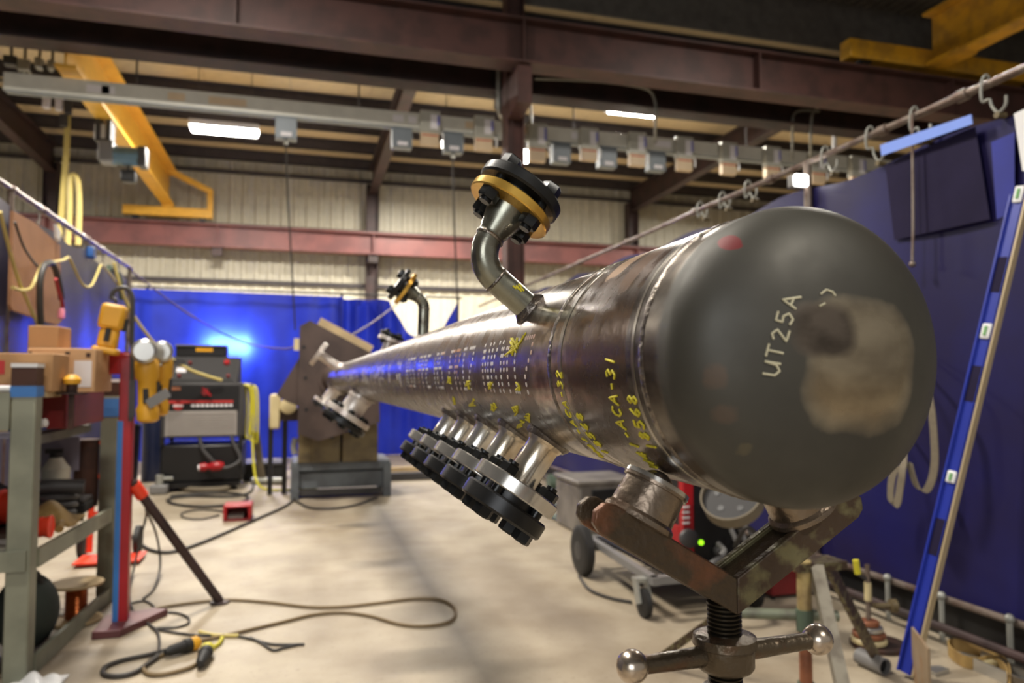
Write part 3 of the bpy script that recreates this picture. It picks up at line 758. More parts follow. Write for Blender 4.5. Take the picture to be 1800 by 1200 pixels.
def pen(strokes, hit, r, m, name='handwriting'):
    mb = MB()
    for st in strokes:
        P = []
        for i in range(len(st)-1):
            for k in range(6):
                P.append((st[i][0]+(st[i+1][0]-st[i][0])*k/6, st[i][1]+(st[i+1][1]-st[i][1])*k/6))
        P.append(st[-1]); Q = []
        for x, y in P:
            h_ = hit(x, y)
            if h_: Q.append(h_[0]+h_[1]*r*.35)
        if len(Q) > 1: mb.tube(Q, r, 6, 1)
    return mb.build(name, m, spool)
def script(text, path, up, wid=.72):
    """letters set along a pixel polyline of the photograph; up = letter height vector"""
    segs = [((path[i+1][0]-path[i][0]), (path[i+1][1]-path[i][1])) for i in range(len(path)-1)]
    L_ = [math.hypot(*s_) for s_ in segs]; T = sum(L_); n = len(text); out = []
    def pos(d):
        for s_, l, p in zip(segs, L_, path):
            if d <= l or s_ is segs[-1]: return (p[0]+s_[0]*d/l, p[1]+s_[1]*d/l)
            d -= l
    for i, ch in enumerate(text):
        if ch == ' ': continue
        p = pos(T*i/n); q = pos(T*(i+wid)/n)
        for st in FONT[ch]:
            out.append([(p[0]+(q[0]-p[0])*u+up[0]*v_, p[1]+(q[1]-p[1])*u+up[1]*v_) for u, v_ in st])
    return out
pen(script('W41-ACA-31', [(1158,824),(1128,792),(1101,754),(1087,708),(1081,660),(1080,622)], (-15,-5)), hit_pipe, .0010, M['yellowchalk'])
pen(script('18568', [(1158,792),(1137,762),(1124,722),(1117,690)], (-16,-3)), hit_pipe, .0010, M['yellowchalk'])
pen(script('W41-ACA-32', [(1062,804),(1032,775),(1008,738),(992,695),(986,648)], (-9,-4)), hit_pipe, .0010, M['yellowchalk'])
pen(script('18568', [(1073,800),(1044,768),(1028,742),(1020,722)], (-10,-3)), hit_pipe, .0010, M['yellowchalk'])
pen(script('UT25A', [(1368,662),(1374,630),(1385,590),(1398,545),(1411,515)], (-28,-6), .74), hit_cap, .0008, M['whitechalk'])
pen([[(1442,517),(1452,509),(1463,513),(1468,520)], [(1440,538),(1450,533)]], hit_cap, .0007, M['whitechalk'])
# yellow paint marks beside the nozzles
def scrib(px, py, sx, sy, n, seed):
    rnd = random.Random(seed); return [[(px+rnd.uniform(-1,1)*sx, py+rnd.uniform(-1,1)*sy) for _ in range(4)] for _ in range(n)]
pen(scrib(905, 610, 8, 16, 5, 1)+[[(925,585),(915,602),(900,614),(888,625)], [(921,590),(908,612),(892,622)]], hit_pipe, .0011, M['yellowchalk'], 'paint_mark')
for px, py, s_ in ((862,676,5), (822,676,5), (790,668,4), (912,680,5), (830,706,6), (868,716,5), (905,722,6), (915,742,7), (925,735,6), (800,704,4)):
    pen(scrib(px, py, s_, s_+3, 3, px), hit_pipe, .0012, M['yellowchalk'], 'paint_mark')
for k in ((-.030, .35), (-.036, .55), (.055, .1)):
    pass
# yellow marks on the elbow nozzle: small flattened beads lying on the pipe wall
def elbow_mark(c, u, tw, n, seed, w_=.006):
    rnd = random.Random(seed); a, b = frame(u); mb = MB()
    for i in range(n):
        th = math.radians(tw+rnd.uniform(-14, 14)); d = a*math.cos(th)+b*math.sin(th); p = c+u*rnd.uniform(-w_, w_)
        mb.tube([p+d*.0167, p+u*.003+d*.0172, p+u*.005+d*.0167], .0012, 6, 2)
    mb.build('paint_mark', M['yellowchalk'], E1)
elbow_mark(C1-u11*.062, u11, 205, 7, 3)
elbow_mark(C1+u12*.056, u12, 200, 6, 4)

# stencilled dot-matrix lettering along the pipe (reads from the far end towards the cap)
DOTS = {'A':'0111010001100011111110001100011000110001', 'S':'0111110000100000111000001000010000111110', 'P':'1111010001100011111010000100001000010000', 'E':'1111110000100001111010000100001000011111',
 'F':'1111110000100001111010000100001000010000', 'R':'1111010001100011111010100100101000110001', 'N':'1000111001110011010110101100111001110001', 'M':'1000111011110111010110101100011000110001',
 'I':'0111000100001000010000100001000010001110', '7':'1111100001000010001000100010000100001000', '5':'1111110000100001111000001000010000111110', '3':'1111000001000010111000001000010000111110', 'K':'1000110010101001100010100100101000110001'}
text = 'A53 PPE A5 FRI7 NKMI7'
adv = .047; y = W2+.045+adv*len(text)*1.0
for ch in text:
    if ch in DOTS:
        mb = MB()
        for j, bit in enumerate(DOTS[ch]):
            if bit == '1':
                row, colm = divmod(j, 5); ph = 164+row*4.6; yy = y-colm*.0075
                u = rad(ph); p = AX(yy)+u*PR
                mb.lathe(p-u*.0003, u, [(0, .0030), (.0006, .0027)], 7)
        mb.build('stencil_letter', M['stencil'], spool, ang=0)
    y -= adv
# older stencil bands further along
rnd = random.Random(5)
for i in range(70):
    mb = MB()
    yy = 1.85+i*.055+rnd.uniform(-.008, .008); p0_ = 165+rnd.uniform(0, 4); p1_ = 196+rnd.uniform(-8, 2)
    if rnd.random() < .25: continue
    for k in range(7):
        if rnd.random() < .35: continue
        ph = p0_+(p1_-p0_)*k/6; u = rad(ph); a, b = frame(u); mb.obox(AX(yy)+u*PR, a*.008, b*.004, u*.0004)
    if mb.v: mb.build('stencil_letter', M['stencil'], spool, ang=0)

# ================================================================== FRONT JACK STAND
JY = .567
jz = lambda z: V((PX, JY, z))
jack = thing('pipe_jack_stand', 'worn steel pipe jack stand with a V head and ball handles under the domed cap', 'jack stand', (PX, JY, 0))
ph1, ph2 = 239, 301
for s_, ph in ((-1, ph1), (1, ph2)):
    u = rad(ph); tdir = V((u.z, 0, -u.x)) if s_ < 0 else V((-u.z, 0, u.x))    # along the arm, outwards
    tdir = -tdir if tdir.z < 0 else tdir
    MB().sphere(AX(JY)+u*(PR+.0172), .017, 20, 12).build('ball', M['polish'], jack)
    ct = AX(JY)+u*(PR+.009)                            # where the cup touches the pipe
    cup = MB().lathe(ct+u*.001, u, [(0, .026), (.0015, .0285), (.005, .0285), (.0055, .0265), (.029, .0275), (.032, .0305), (.036, .031), (.037, .029)], 40).build('roller_cup', M['cup'], jack)
    MB().lathe(ct-u*.0006, u, [(0, .0268), (.0004, .0284), (.004, .0289), (.0042, .027)], 40).build('cup_rim', M['steel'], cup)
    ac = AX(JY)+u*(PR+.045)                          # centre of the arm's upper face
    vtx = jz(PZ-(PR+.045)/math.cos(math.radians(ph1-180-90+62-0)) if False else PZ-(PR+.045)/abs(math.sin(math.radians(ph))))
    Ltot = (ac-vtx).length
    q = vtx+tdir*(Ltot+.046)
    for y0, y1, hh in ((-.021, -.013, .026), (.013, .021, .026)):
        poly = [vtx-tdir*.004, vtx+tdir*(Ltot+.036)]
        e = q
        pts = [vtx+V((0,0,-.0)), e-tdir*.012] + [e-tdir*.013+u*(.013-.013*math.cos(a))+tdir*(.013*math.sin(a)) for a in (PI*.25, PI*.5, PI*.75)] + [e-tdir*.012+u*.026, jz(vtx.z)+u*.0+V((0,0,-.0306))]
        MB().prism([p+V((0, y0, 0)) for p in pts], (0, y1-y0, 0)).build('arm_plate', M['standgreen'] if s_ > 0 else M['arm'], jack, bevel=.0015)
    pts = [vtx+tdir*.0+u*.004, q-tdir*.03+u*.004, q-tdir*.03+u*.010, vtx+V((0,0,-.012))]
    MB().prism([p+V((0, -.014, 0)) for p in pts], (0, .028, 0)).build('arm_web', M['stand'], jack)
vz = PZ-(PR+.045)/abs(math.sin(math.radians(ph1)))
prof = []; z = vz-.024
while z > .9:
    prof += [(vz-z, .0122), (vz-z+.0012, .0145), (vz-z+.0024, .0145), (vz-z+.0034, .0122)]; z -= .0036
MB().lathe(jz(vz), (0,0,-1), prof, 28).build('screw', M['thread'], jack, ang=25)
CZ = .968
MB().lathe(jz(CZ+.017), (0,0,-1), [(0, .021), (.002, .0262), (.009, .027), (.0105, .0245), (.026, .0245), (.029, .0225), (.031, .019)], 36).build('handle_collar', M['stand'], jack)
for x, y in ((.2635, .562), (.4505, .574)):
    b_ = V((x, y, CZ)); d = (b_-jz(CZ)).normalized()
    hb = MB().lathe(jz(CZ)+d*.015, d, [(0, .0095), (.012, .0085), (.07, .0072), ((b_-jz(CZ)).length-.02, .0075)], 20).build('handle_bar', M['stand'], jack)
    MB().sphere(b_, .0135, 24, 16).build('ball_knob', M['polish'], hb)
MB().lathe(jz(.94), (0,0,-1), [(0, .019), (.03, .0185), (.035, .022), (.10, .022), (.101, .024), (.60, .024)], 32).build('stand_tube', M['stand'], jack)
for k in range(3):
    a = math.radians(90+120*k); d = V((math.cos(a), math.sin(a), 0))
    lg = MB().cyl(jz(.52)+d*.03, jz(.012)+d*.36, .014, n=12).build('leg', M['stand'], jack)
    MB().cyl(jz(.0)+d*.36, jz(.014)+d*.36, .03, n=14).build('foot', M['stand'], lg)
    MB().bar(jz(.50), jz(.50)+d*.05, .03, .05).build('leg_lug', M['stand'], jack)
# ================================================================== CURTAINS AND RAILS
def curtain(name, fn, nu, nv, m, label):
    return tag(MB().grid(fn, nu, nv).build(name, m, None, ang=80), label, 'curtain')
wob = lambda t, a=.03, f=9: a*math.sin(t*f)+a*.5*math.sin(t*f*2.3+1)
# back curtain, two sheets
def fb1(u, v):
    x = -2.5+3.16*u; return (x, 12.0+wob(x, .014, 7)*(1-.5*v)+.05*max(0, u-.8)*5*math.sin(x*16)*.4, .004+(2.55-.015*u*2)*v)
curtain('welding_curtain', fb1, 90, 12, M['bluecurt'], 'bright blue welding curtain across the back behind the welding machine')
def fb2(u, v):
    x = .60+1.92*u
    sag = .0
    if u > .42: sag = .62*math.sin(PI*min(1, (u-.42)/.58))**.8
    top = 2.50-sag
    return (x, 12.08+wob(x, .05, 8)+.06*math.sin(x*19)*v, .004+(top-.004)*v)
curtain('welding_curtain', fb2, 90, 14, M['bluecurt'], 'sagging blue welding curtain at the back, its top edge drooping behind the pipe')
br = thing('curtain_rail', 'thin dark rail pipe carrying the blue back curtain', 'rail', (0, 12.1, 2.58))
MB().cyl((-2.5, 12.14, 2.60), (2.62, 12.14, 2.58), .018, n=8).build('pipe', M['darkgrey'], br)
for x in (-2.2, .65, 2.55):
    MB().cyl((x, 12.14, 0), (x, 12.14, 2.6), .022, n=8).build('post', M['black'], br)
for i in range(9):
    x = -2.35+i*.36
    MB().torus((x, 12.1, 2.575), (1, 0, .1), .035, .005, 12, 5).build('ring', M['galv'], br)
# glowing work lamp behind the blue curtain
wl = at(405, 608, Y=12.16)
lamp = thing('flood_lamp', 'glowing flood lamp shining through the blue back curtain', 'light', (wl.x, 12.3, wl.z-.2))
MB().box(wl.x-.30, 12.072, wl.z-.14, wl.x+.30, 12.145, wl.z+.14).build('lens', mat('flood_lens', (210,235,255), .3, emit=150.), lamp)
MB().box(wl.x-.33, 12.146, wl.z-.18, wl.x+.33, 12.25, wl.z+.18).build('housing', M['black'], lamp)
MB().cyl((wl.x, 12.25, wl.z), (wl.x, 12.4, wl.z-.1), .03).cyl((wl.x, 12.4, 0), (wl.x, 12.4, wl.z-.08), .02).box(wl.x-.3, 12.2, 0, wl.x+.3, 12.6, .03).build('stand', M['black'], lamp)
pl = bpy.data.lights.new('flood_lamp_light', 'POINT'); pl.energy = 24; pl.color = (.75, .9, 1); pl.shadow_soft_size = .12
po = bpy.data.objects.new('flood_lamp_light', pl); COL.objects.link(po); po.location = V((wl.x-.05, 12.6, wl.z+.1))-lamp.location; po.parent = lamp

# right curtain: top edge about 2.32 m, along x = 2.92
RX = 2.93
def fr(u, v):
    y = .9+9.6*u; top = 2.335+.025*math.sin(y*5.2)
    return (RX+wob(y, .014, 3.1)*(1.1-.6*v), y, .165+(top-.165)*v)
cu = curtain('welding_curtain', fr, 130, 12, M['navycurt'], 'long navy welding curtain down the right side behind the domed cap')
def patch(poly, m, name='tone_patch', x=RX-.019, th=.002):
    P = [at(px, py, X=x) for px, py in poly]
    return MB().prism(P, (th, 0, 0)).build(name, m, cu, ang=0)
patch([(1556,290),(1714,222),(1740,385),(1572,422)], M['navypatch'])  # thin darker panel standing for shade showing through the curtain
patch([(1742,250),(1783,232),(1783,372),(1752,385)], M['brightpatch'])
pb_ = at(1548, 262, X=2.86)
strip_ = [at(px, py, X=2.86) for px, py in ((1547,255),(1707,201),(1709,218),(1549,274))]
tag(MB().prism(strip_, (.004, 0, 0)).build('plastic_strip', M['paleblue'], None, ang=0), 'pale blue plastic strip tucked along the top of the right curtain', 'strip')
sheet = [at(px, py, X=2.84) for px, py in ((1782,200),(1830,178),(1830,300),(1797,300))]
tag(MB().prism(sheet, (.004, 0, 0)).build('paper_sheet', M['white'], None, ang=0), 'white sheet hanging at the right picture edge above the long level', 'sheet')
rr = thing('curtain_rail', 'bare pipe rail with S hooks running along the top of the right curtain', 'rail', (2.9, 5.5, 2.5))
MB().cyl((2.9, .6, 2.515), (2.9, 12.1, 2.44), .018, n=12).build('pipe', M['rail'], rr)
for y in (1.9, 2.62, 3.1, 4.05, 5.0, 6.2, 7.4, 8.6, 9.8):
    MB().lathe((2.9, y-.03, 2.505-(y-1.9)*.0065), (0, 1, 0), [(0, .024), (.004, .028), (.056, .028), (.06, .024)], 12).build('coupling', M['rail'], rr)
hook_px = [(1735, 155, 205), (1609, 200, 250), (1531, 236, 288), (1452, 268, 306), (1316, 326, 352), (1271, 345, 368), (1232, 362, 384)]
for px, ya, yb in hook_px:
    p = at(px, ya, X=2.9); z1 = at(px, yb, X=2.9).z
    MB().tube([(2.9+.03, p.y, 2.50), (2.9, p.y, 2.545), (2.87, p.y, 2.51), (2.88, p.y+.01, 2.43), (2.895, p.y-.015, (2.5+z1)/2), (2.9, p.y-.02, z1+.04), (2.9, p.y-.05, z1), (2.9, p.y-.085, z1+.02), (2.9, p.y-.09, z1+.06)], .0065, 7, 4).build('hook', M['galv'], rr)
    MB().cyl((2.888, p.y-.05, z1-.012), (2.935, p.y-.05, z1-.012), .014, n=12).build('grommet', M['olive'], rr)
pst = at(1419, 270, X=2.9)
MB().cyl((2.9, pst.y, .0), (2.9, pst.y, 2.5), .024, n=12).build('post', M['rail'], rr)
MB().cyl((2.9, 9.9, .0), (2.9, 9.9, 2.45), .03, n=12).build('post', M['darkred'], rr)
lw = at(1405, 318, X=2.84)
lamp2 = thing('work_lamp', 'small glowing work lamp clamped to the right curtain rail post', 'light', (lw.x, lw.y, lw.z))
MB().box(lw.x-.045, lw.y-.03, lw.z-.035, lw.x+.045, lw.y+.0, lw.z+.035).build('lens', mat('work_lens', (255,250,245), .3, emit=10.), lamp2, bevel=.012)
MB().box(lw.x-.05, lw.y+.0, lw.z-.04, lw.x+.05, lw.y+.05, lw.z+.04).build('housing', M['midgrey'], lamp2, bevel=.01)
MB().bar((lw.x, lw.y+.05, lw.z), (2.9, pst.y, lw.z+.02), .02, .02).build('clamp', M['midgrey'], lamp2)
wv = at(1603, 205, X=2.87); wv2 = at(1608, 460, X=2.87)
tag(MB().tube([(2.87, wv.y, 2.5), (2.86, wv.y, 2.0), (2.855, wv2.y, wv2.z)], .0065, 6).sphere((2.855, wv2.y, wv2.z-.012), .016, 8, 6).build('hanging_wire', M['rail']), 'thin wire hanging from the right rail in front of the navy patch', 'wire')
# bottom rail of the right curtain, on little posts
fr_ = thing('floor_rail', 'low pipe rail with short posts along the foot of the right curtain', 'rail', (2.8, 4, 0))
MB().cyl((2.78, 1.0, .10), (2.84, 9.0, .06), .02, n=10).build('pipe', M['redox_dark'], fr_)
MB().cyl((2.9, .9, .19), (2.9, 9.5, .17), .017, n=10).build('upper_pipe', M['rail'], fr_)
for px, py in ((1655, 1057), (1775, 1100), (1560, 1018)):
    p = at(px, py, X=2.87)
    MB().cyl((2.87, p.y, 0), (2.87, p.y, .20), .012, n=8).build('post', M['galv'], fr_)
    MB().sphere((2.87, p.y, .205), .02, 10, 7).build('post_cap', M['galv'], fr_)
MB().box(2.93, .8, 0, 2.99, 9.8, .16).build('base_board', M['black'], fr_)

# left curtain with its rail
LX = -1.9
def fl_(u, v):
    y = .8+8.6*u; return (LX+wob(y, .03, 3.7)*(1.1-.6*v), y, .004+(2.37-.004+.02*math.sin(y*6))*v)
curtain('welding_curtain', fl_, 110, 12, M['greycurt'], 'grey-purple welding curtain down the left side behind the shelf')
lr = thing('curtain_rail', 'bare pipe rail sloping back along the top of the left grey curtain', 'rail', (LX, 5, 2.5))
MB().cyl((LX, .6, 2.5), (LX, 9.5, 2.5), .022, n=12).build('pipe', M['rail'], lr)
for y in (5.75, 6.4, 7.6, 9.4): MB().lathe((LX, y-.03, 2.5), (0, 1, 0), [(0, .024), (.004, .03), (.056, .03), (.06, .024)], 12).build('coupling', M['rail'], lr)
for y in (5.72, 9.4): MB().cyl((LX, y, 0), (LX, y, 2.5), .022, n=10).build('post', M['rail'], lr)
for y in (4.4, 5.2, 6.3, 6.9, 7.5, 8.2, 8.9):
    MB().tube([(LX+.02, y, 2.49), (LX, y, 2.53), (LX-.02, y, 2.5), (LX, y, 2.44), (LX, y-.02, 2.37), (LX, y-.05, 2.39)], .007, 6, 4).build('hook', M['alu'], lr)
bd = [at(px, py, X=-1.8) for px, py in ((24,371),(62,392),(106,432),(108,566),(100,571),(22,545),(19,535))]
hb = thing('fibreboard_sheet', 'tan fibreboard sheet hung on the left curtain behind looping hoses', 'board', bd[0])
MB().prism(bd, (-.02, 0, 0)).build('sheet', M['board'], hb)
LH = -1.76
def hose(pts, r, m, label, X=LH, name='hose', cat='hose'):
    return tag(MB().tube([at(p[0], p[1], X=p[2] if len(p) > 2 else X) for p in pts], r, 8, 6).build(name, M[m]), label, cat)
hose([(0,372),(14,430),(30,485),(45,522),(60,556),(72,578)], .012, 'hosey', 'straight pale yellow hose slanting down across the fibreboard sheet')
hose([(22,505),(38,510),(55,505),(68,478),(78,462),(95,460),(112,457),(121,453),(130,470),(142,495),(152,504),(162,500),(172,478),(178,466),(190,478),(205,497),(218,520),(228,540)], .011, 'hosey', 'pale yellow hose hanging in zigzag loops along the left rail', X=-1.74)
hose([(72,570),(70,530),(71,490),(78,467),(90,462),(98,475),(104,500),(108,525)], .022, 'cableb', 'thick black cable looped over the fibreboard sheet', X=-1.7, name='cable', cat='cable')
hose([(98,490),(103,510),(109,530),(110,540)], .013, 'red', 'short red lead ending in a pink plug beside the black cable loop', X=-1.66, name='lead', cat='cable')
hose([(26,390),(40,430),(55,455),(66,468)], .008, 'cableb', 'thin dark wire hanging across the top of the fibreboard', X=-1.72, name='wire', cat='wire')
pk = at(108, 551, X=-1.66)
tag(MB().lathe(pk+V((0,0,.04)), (0,0,-1), [(0,.012),(.02,.022),(.07,.024),(.08,.01)], 12).build('plug', M['pink']), 'pink plug hanging at the fibreboard edge', 'plug')
# hose from the rail end down past the grinders to the welding machine
hz_ = [at(200,462,Y=7.6), at(212,505,Y=7.7), at(232,550,Y=7.9), at(262,592,Y=8.1), at(290,622,Y=8.3), at(330,648,Y=8.45), at(362,660,Y=8.55), at(390,668,Y=8.6)]
tag(MB().tube(hz_, .016, 8, 6).build('hose', M['hosey']), 'long pale hose sweeping from the left rail down to the welding machine', 'hose')
bx = at(201, 468, X=-1.86)
tag(MB().tube([at(192,470,X=-1.82), at(205,480,X=-1.8), at(212,500,X=-1.78), at(215,525,X=-1.78)], .03, 8, 5).build('hose_bundle', M['green']), 'dark green hose bundle tied at the far end of the left rail', 'hose')
cb_ = at(160, 444, X=-1.87)
tag(MB().box(cb_.x-.03, cb_.y-.06, cb_.z-.05, cb_.x+.03, cb_.y+.06, cb_.z+.05).build('spring_clamp', M['bluep'], bevel=.01), 'small blue clamp on the left rail', 'clamp')
wc = at(98, 410, X=-1.799)
tag(MB().prism([wc+V((0,-.06,.06)), wc+V((0,.06,.02)), wc+V((0,.03,-.06)), wc+V((0,-.02,-.04))], (.02,0,0)).build('paper_tag', M['white']), 'white paper tag at the top corner of the fibreboard', 'tag')
# yellow straps hanging far back from the crane festoon
YS = 15.5
ys = thing('festoon_hose', 'yellow festoon hoses hanging down behind the left rail', 'hose', at(118, 300, Y=YS))
MB().ribbon([at(119,200,Y=YS), at(117,260,Y=YS), at(112,330,Y=YS), at(104,440,Y=YS)], (.10,0,0), .03).build('hose', M['hosey'], ys)
MB().tube([at(118,440,Y=YS), at(122,380,Y=YS), at(123,320,Y=YS), at(128,308,Y=YS), at(136,318,Y=YS), at(139,360,Y=YS), at(137,430,Y=YS)], .05, 8, 5).build('hose', M['hosey'], ys)
for i, (px, py) in enumerate(((82,180),(104,184),(120,190),(112,212))):
    p = at(px, py, Y=YS-.1)
    MB().box(p.x-.06, p.y-.06, p.z-.12, p.x+.06, p.y+.06, p.z+.12).build('trolley', M['label'] if i < 2 else M['darkgrey'], ys, bevel=.02)
p = at(118, 170, Y=YS)
MB().cyl((-7.5, YS, p.z+.2), (-4.0, YS, p.z+.2), .03, n=8).build('track', M['darkgrey'], ys)
for i, (px, py, sx, sz) in enumerate(((20,100,.18,.14),(44,106,.16,.18),(70,103,.1,.16),(92,108,.1,.14))):
    p = at(px, py, Y=12.2)
    t = thing('cable_trolley', 'grey cable trolley hanging above the busway left of the yellow crane, %s from the left' % ['first','second','third','fourth'][i], 'trolley', p, 'cable trolleys above the busway')
    MB().box(p.x-sx/2, p.y-.08, p.z-sz, p.x+sx/2, p.y+.08, p.z).build('body', M['galv' if i else 'darkgrey'], t, bevel=.02)
    MB().tube([p+V((sx/2,0,-sz*.6)), p+V((sx/2+.08,0,-sz-.12)), p+V((sx/2+.2,0,-sz*.5))], .02, 6, 5).build('cable', M['cableb'], t)
    MB().cyl(p+V((0,0,-.01)), p+V((0,0,.5)), .02, n=8).build('hanger', M['darkgrey'], t)
# ================================================================== LEFT SHELF
sx1, sx0 = -1.065, -2.0+.18       # right posts and left posts of the rack
sy0, sy1 = 3.46, 4.5
rack = thing('steel_rack', 'sage green steel rack with square posts and diagonal braces at left', 'rack', ((sx0+sx1)/2, (sy0+sy1)/2, 0))
pw = .044
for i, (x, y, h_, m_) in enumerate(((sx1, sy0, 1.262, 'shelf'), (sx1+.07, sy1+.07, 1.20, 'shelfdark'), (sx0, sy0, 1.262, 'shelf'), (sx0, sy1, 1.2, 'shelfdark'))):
    p = MB().box(x-pw, y-pw, 0, x+pw, y+pw, h_).build('post', M['shelf'], rack, bevel=.006)
    MB().box(x-pw-.001, y-pw-.001, h_-.085, x+pw+.001, y+pw+.001, h_+.002).build('bare_top', M['rusty'], p)
    MB().box(x-pw-.003, y-pw-.003, h_-.010, x+pw+.003, y+pw+.003, h_+.006).build('weld_cap', M['white'], p)
    if i == 0: MB().box(x-pw-.003, y-pw-.003, h_-.13, x+pw+.003, y+pw+.003, h_-.086).build('tape_wrap', M['tape'], p)
    if i == 1: MB().box(x-pw-.003, y-pw-.003, h_-.20, x+pw+.003, y+pw+.003, h_-.1).build('tape_wrap', M['tape'], p)
for z0, z1 in ((.44, .52), (1.0, 1.15)):
    MB().box(sx0+pw, sy0-pw-.012, z0, sx1+(.03 if z0 < .9 else -pw), sy0-pw-.001, z1).build('front_rail', M['shelf'], rack)
    MB().box(sx0+pw, sy1+.02, z0, sx1-pw, sy1+.045, z1).build('back_rail', M['shelf'], rack)
MB().cyl((sx0, sy0-.03, 1.165), (sx1-pw-.005, sy0-.03, 1.165), .014, n=10).build('front_tube', M['white'], rack)
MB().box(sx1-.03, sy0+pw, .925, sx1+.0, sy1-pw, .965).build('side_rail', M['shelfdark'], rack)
for za in (.47, .04):
    MB().bar((sx1+.04, sy0+pw, za), (sx1+.09, sy1+.03, za), .02, .075).build('side_rail', M['shelf'], rack)
MB().box(sx0+.02, sy0-.02, .965, sx1-.03, sy1-.02, .985).build('shelf_board', M['lilac'], rack)
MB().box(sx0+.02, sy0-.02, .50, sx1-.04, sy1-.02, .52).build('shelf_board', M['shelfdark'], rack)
# cartons on top (standing on the drawer unit)
TZ = 1.145
def carton(name, x0, y0, z0, x1, y1, z1, m_, label, prints=()):
    t = thing(name, label, 'box', ((x0+x1)/2, (y0+y1)/2, z0), 'cartons on the left rack')
    MB().box(x0, y0, z0, x1, y1, z1).build('carton', M[m_], t, bevel=.004)
    for a, b, c, d, pm in prints:
        MB().box(x0+(x1-x0)*a, y0-.0015, z0+(z1-z0)*b, x0+(x1-x0)*c, y0-.0002, z0+(z1-z0)*d).build('printed_label', M[pm], t)
    MB().box((x0+x1)/2-.001, y0+.01, z1, (x0+x1)/2+.001, y1-.01, z1+.001).build('flap_seam', M['rusty'], t)
dr = thing('drawer_unit', 'red and dark drawer unit on the rack shelf under the cartons', 'drawers', (-1.22, 3.95, .985))
MB().box(-1.86+.12, 3.72, .985, -.99+.0, 4.38, TZ-.001).build('cabinet', M['darkred'], dr, bevel=.004)
for x0, x1 in ((-1.38,-1.28), (-1.2,-1.1), (-1.55,-1.45)):
    MB().box(x0, 3.712, 1.0, x1, 3.722, 1.13).build('drawer_front', M['rusty'], dr)
a = at(48, 610, Y=3.78); b = at(196, 680, Y=4.1)
carton('cardboard_box', a.x, 3.78, TZ, b.x, 4.1, at(120, 612, Y=3.78).z, 'cardl', 'pale long carton with a white shipping label on the rack', ((.69,.12,.95,.72,'label'), (.02,.86,.07,.92,'rusty'), (.86,.8,.93,.9,'rusty'), (.55,.86,.62,.92,'rusty'), (.36,.2,.39,.6,'redline')))
q = MB().box(-.9, 3.7785, TZ+.02, -.89, 3.779, TZ+.03)
a2 = at(95, 622, Y=3.6)
carton('cardboard_box', -1.62, 3.52, 1.152, a2.x+.02, 3.75, at(40, 620, Y=3.5).z, 'card', 'brown carton with red print at the front of the rack', ((.60,.45,.72,.8,'redline'), (.55,.12,.75,.18,'redline')))
for z in (): pass
MB2 = thing('box_trestle', 'pale tube across the rack top under the front carton', 'tube', (-1.4, 3.6, 1.14))
MB().box(-1.66, 3.52, 1.128, a2.x, 3.72, 1.151).build('slat', M['wood'], MB2)
MB().box(-1.66, 3.55, .986, -1.62, 3.7, 1.128).box(-1.2, 3.55, .986, -1.16, 3.7, 1.128).build('support', M['wood'], MB2)
a3 = at(56, 575, Y=3.9); b3 = at(108, 606, Y=3.9)
zt = at(120, 612, Y=3.78).z
carton('cardboard_box', a3.x, 3.85, zt+.002, b3.x, 4.05, a3.z+.005, 'card', 'small brown carton standing on the pale long carton')
p = at(127, 663, Y=3.66)
cu_ = thing('grinder_cup', 'yellow and dark cup brush standing in front of the pale carton', 'tool', (p.x, 3.66, 1.146))
MB().box(p.x-.05, 3.62, 1.138, p.x+.05, 3.70, 1.1455).box(p.x-.01, 3.65, .986, p.x+.01, 3.67, 1.138).build('stand', M['rusty'], cu_)
MB().lathe((p.x, 3.66, 1.146), (0,0,1), [(0,.022),(.035,.024),(.038,.03)], 16).build('bristles', M['rusty'], cu_)
MB().lathe((p.x, 3.66, 1.184), (0,0,1), [(0,.034),(.02,.036),(.03,.028),(.04,.016)], 16).build('body', M['toolyel'], cu_)
tb = at(150, 728, Y=3.62)
tag(MB().tube([(-1.22, 3.60, 1.005), (-1.1, 3.6, 1.012), (-1.03, 3.585, 1.02)], .018, 8).build('caulk_tube', M['white']), 'white tube lying on the rack shelf before the red drawers', 'tube')
tag(MB().box(-1.42, 3.56, .986, -1.05, 3.66, .996).build('steel_ruler', M['bluep']), 'flat blue-grey bar under the white tube on the rack shelf', 'bar')
# things on the lower shelf (z = .52)
LZ = .52
cs = thing('flat_case', 'flat black case under the white bottle on the lower shelf', 'case', (-1.2, 4.35, LZ))
MB().box(-1.3, 4.275, LZ, -1.04, 4.45, LZ+.05).build('body', M['rubber'], cs, bevel=.008)
MB().box(-1.295, 4.28, LZ+.05, -1.045, 4.445, LZ+.075).build('lid', M['darkgrey'], cs, bevel=.008)
p = at(97, 862, Y=4.36); bz0 = LZ+.076
bt = thing('spray_bottle', 'white plastic bottle on the lower rack shelf', 'bottle', (p.x, 4.36, bz0))
MB().lathe((p.x, 4.36, bz0), (0,0,1), [(0,.06),(.01,.066),(.15,.066),(.17,.05),(.195,.035),(.205,.028)], 20).build('body', M['bottle'], bt)
MB().lathe((p.x, 4.36, bz0+.205), (0,0,1), [(0,.03),(.025,.028)], 14).box(p.x-.05, 4.35, bz0+.225, p.x+.03, 4.37, bz0+.25).build('trigger', M['rubber'], bt)
p = at(150, 870, Y=4.53)
can = thing('steel_pot', 'dark rusty steel can behind the white bottle on the lower shelf', 'can', (p.x, 4.53, LZ))
MB().lathe((p.x, 4.53, LZ), (0,0,1), [(0,.06),(.36,.06)], 24).build('body', M['rusty'], can)
MB().torus((p.x, 4.53, LZ+.355), (0,0,1), .061, .005, 24, 6).build('rim', M['rusty'], can)
p = at(140, 868, Y=3.75)
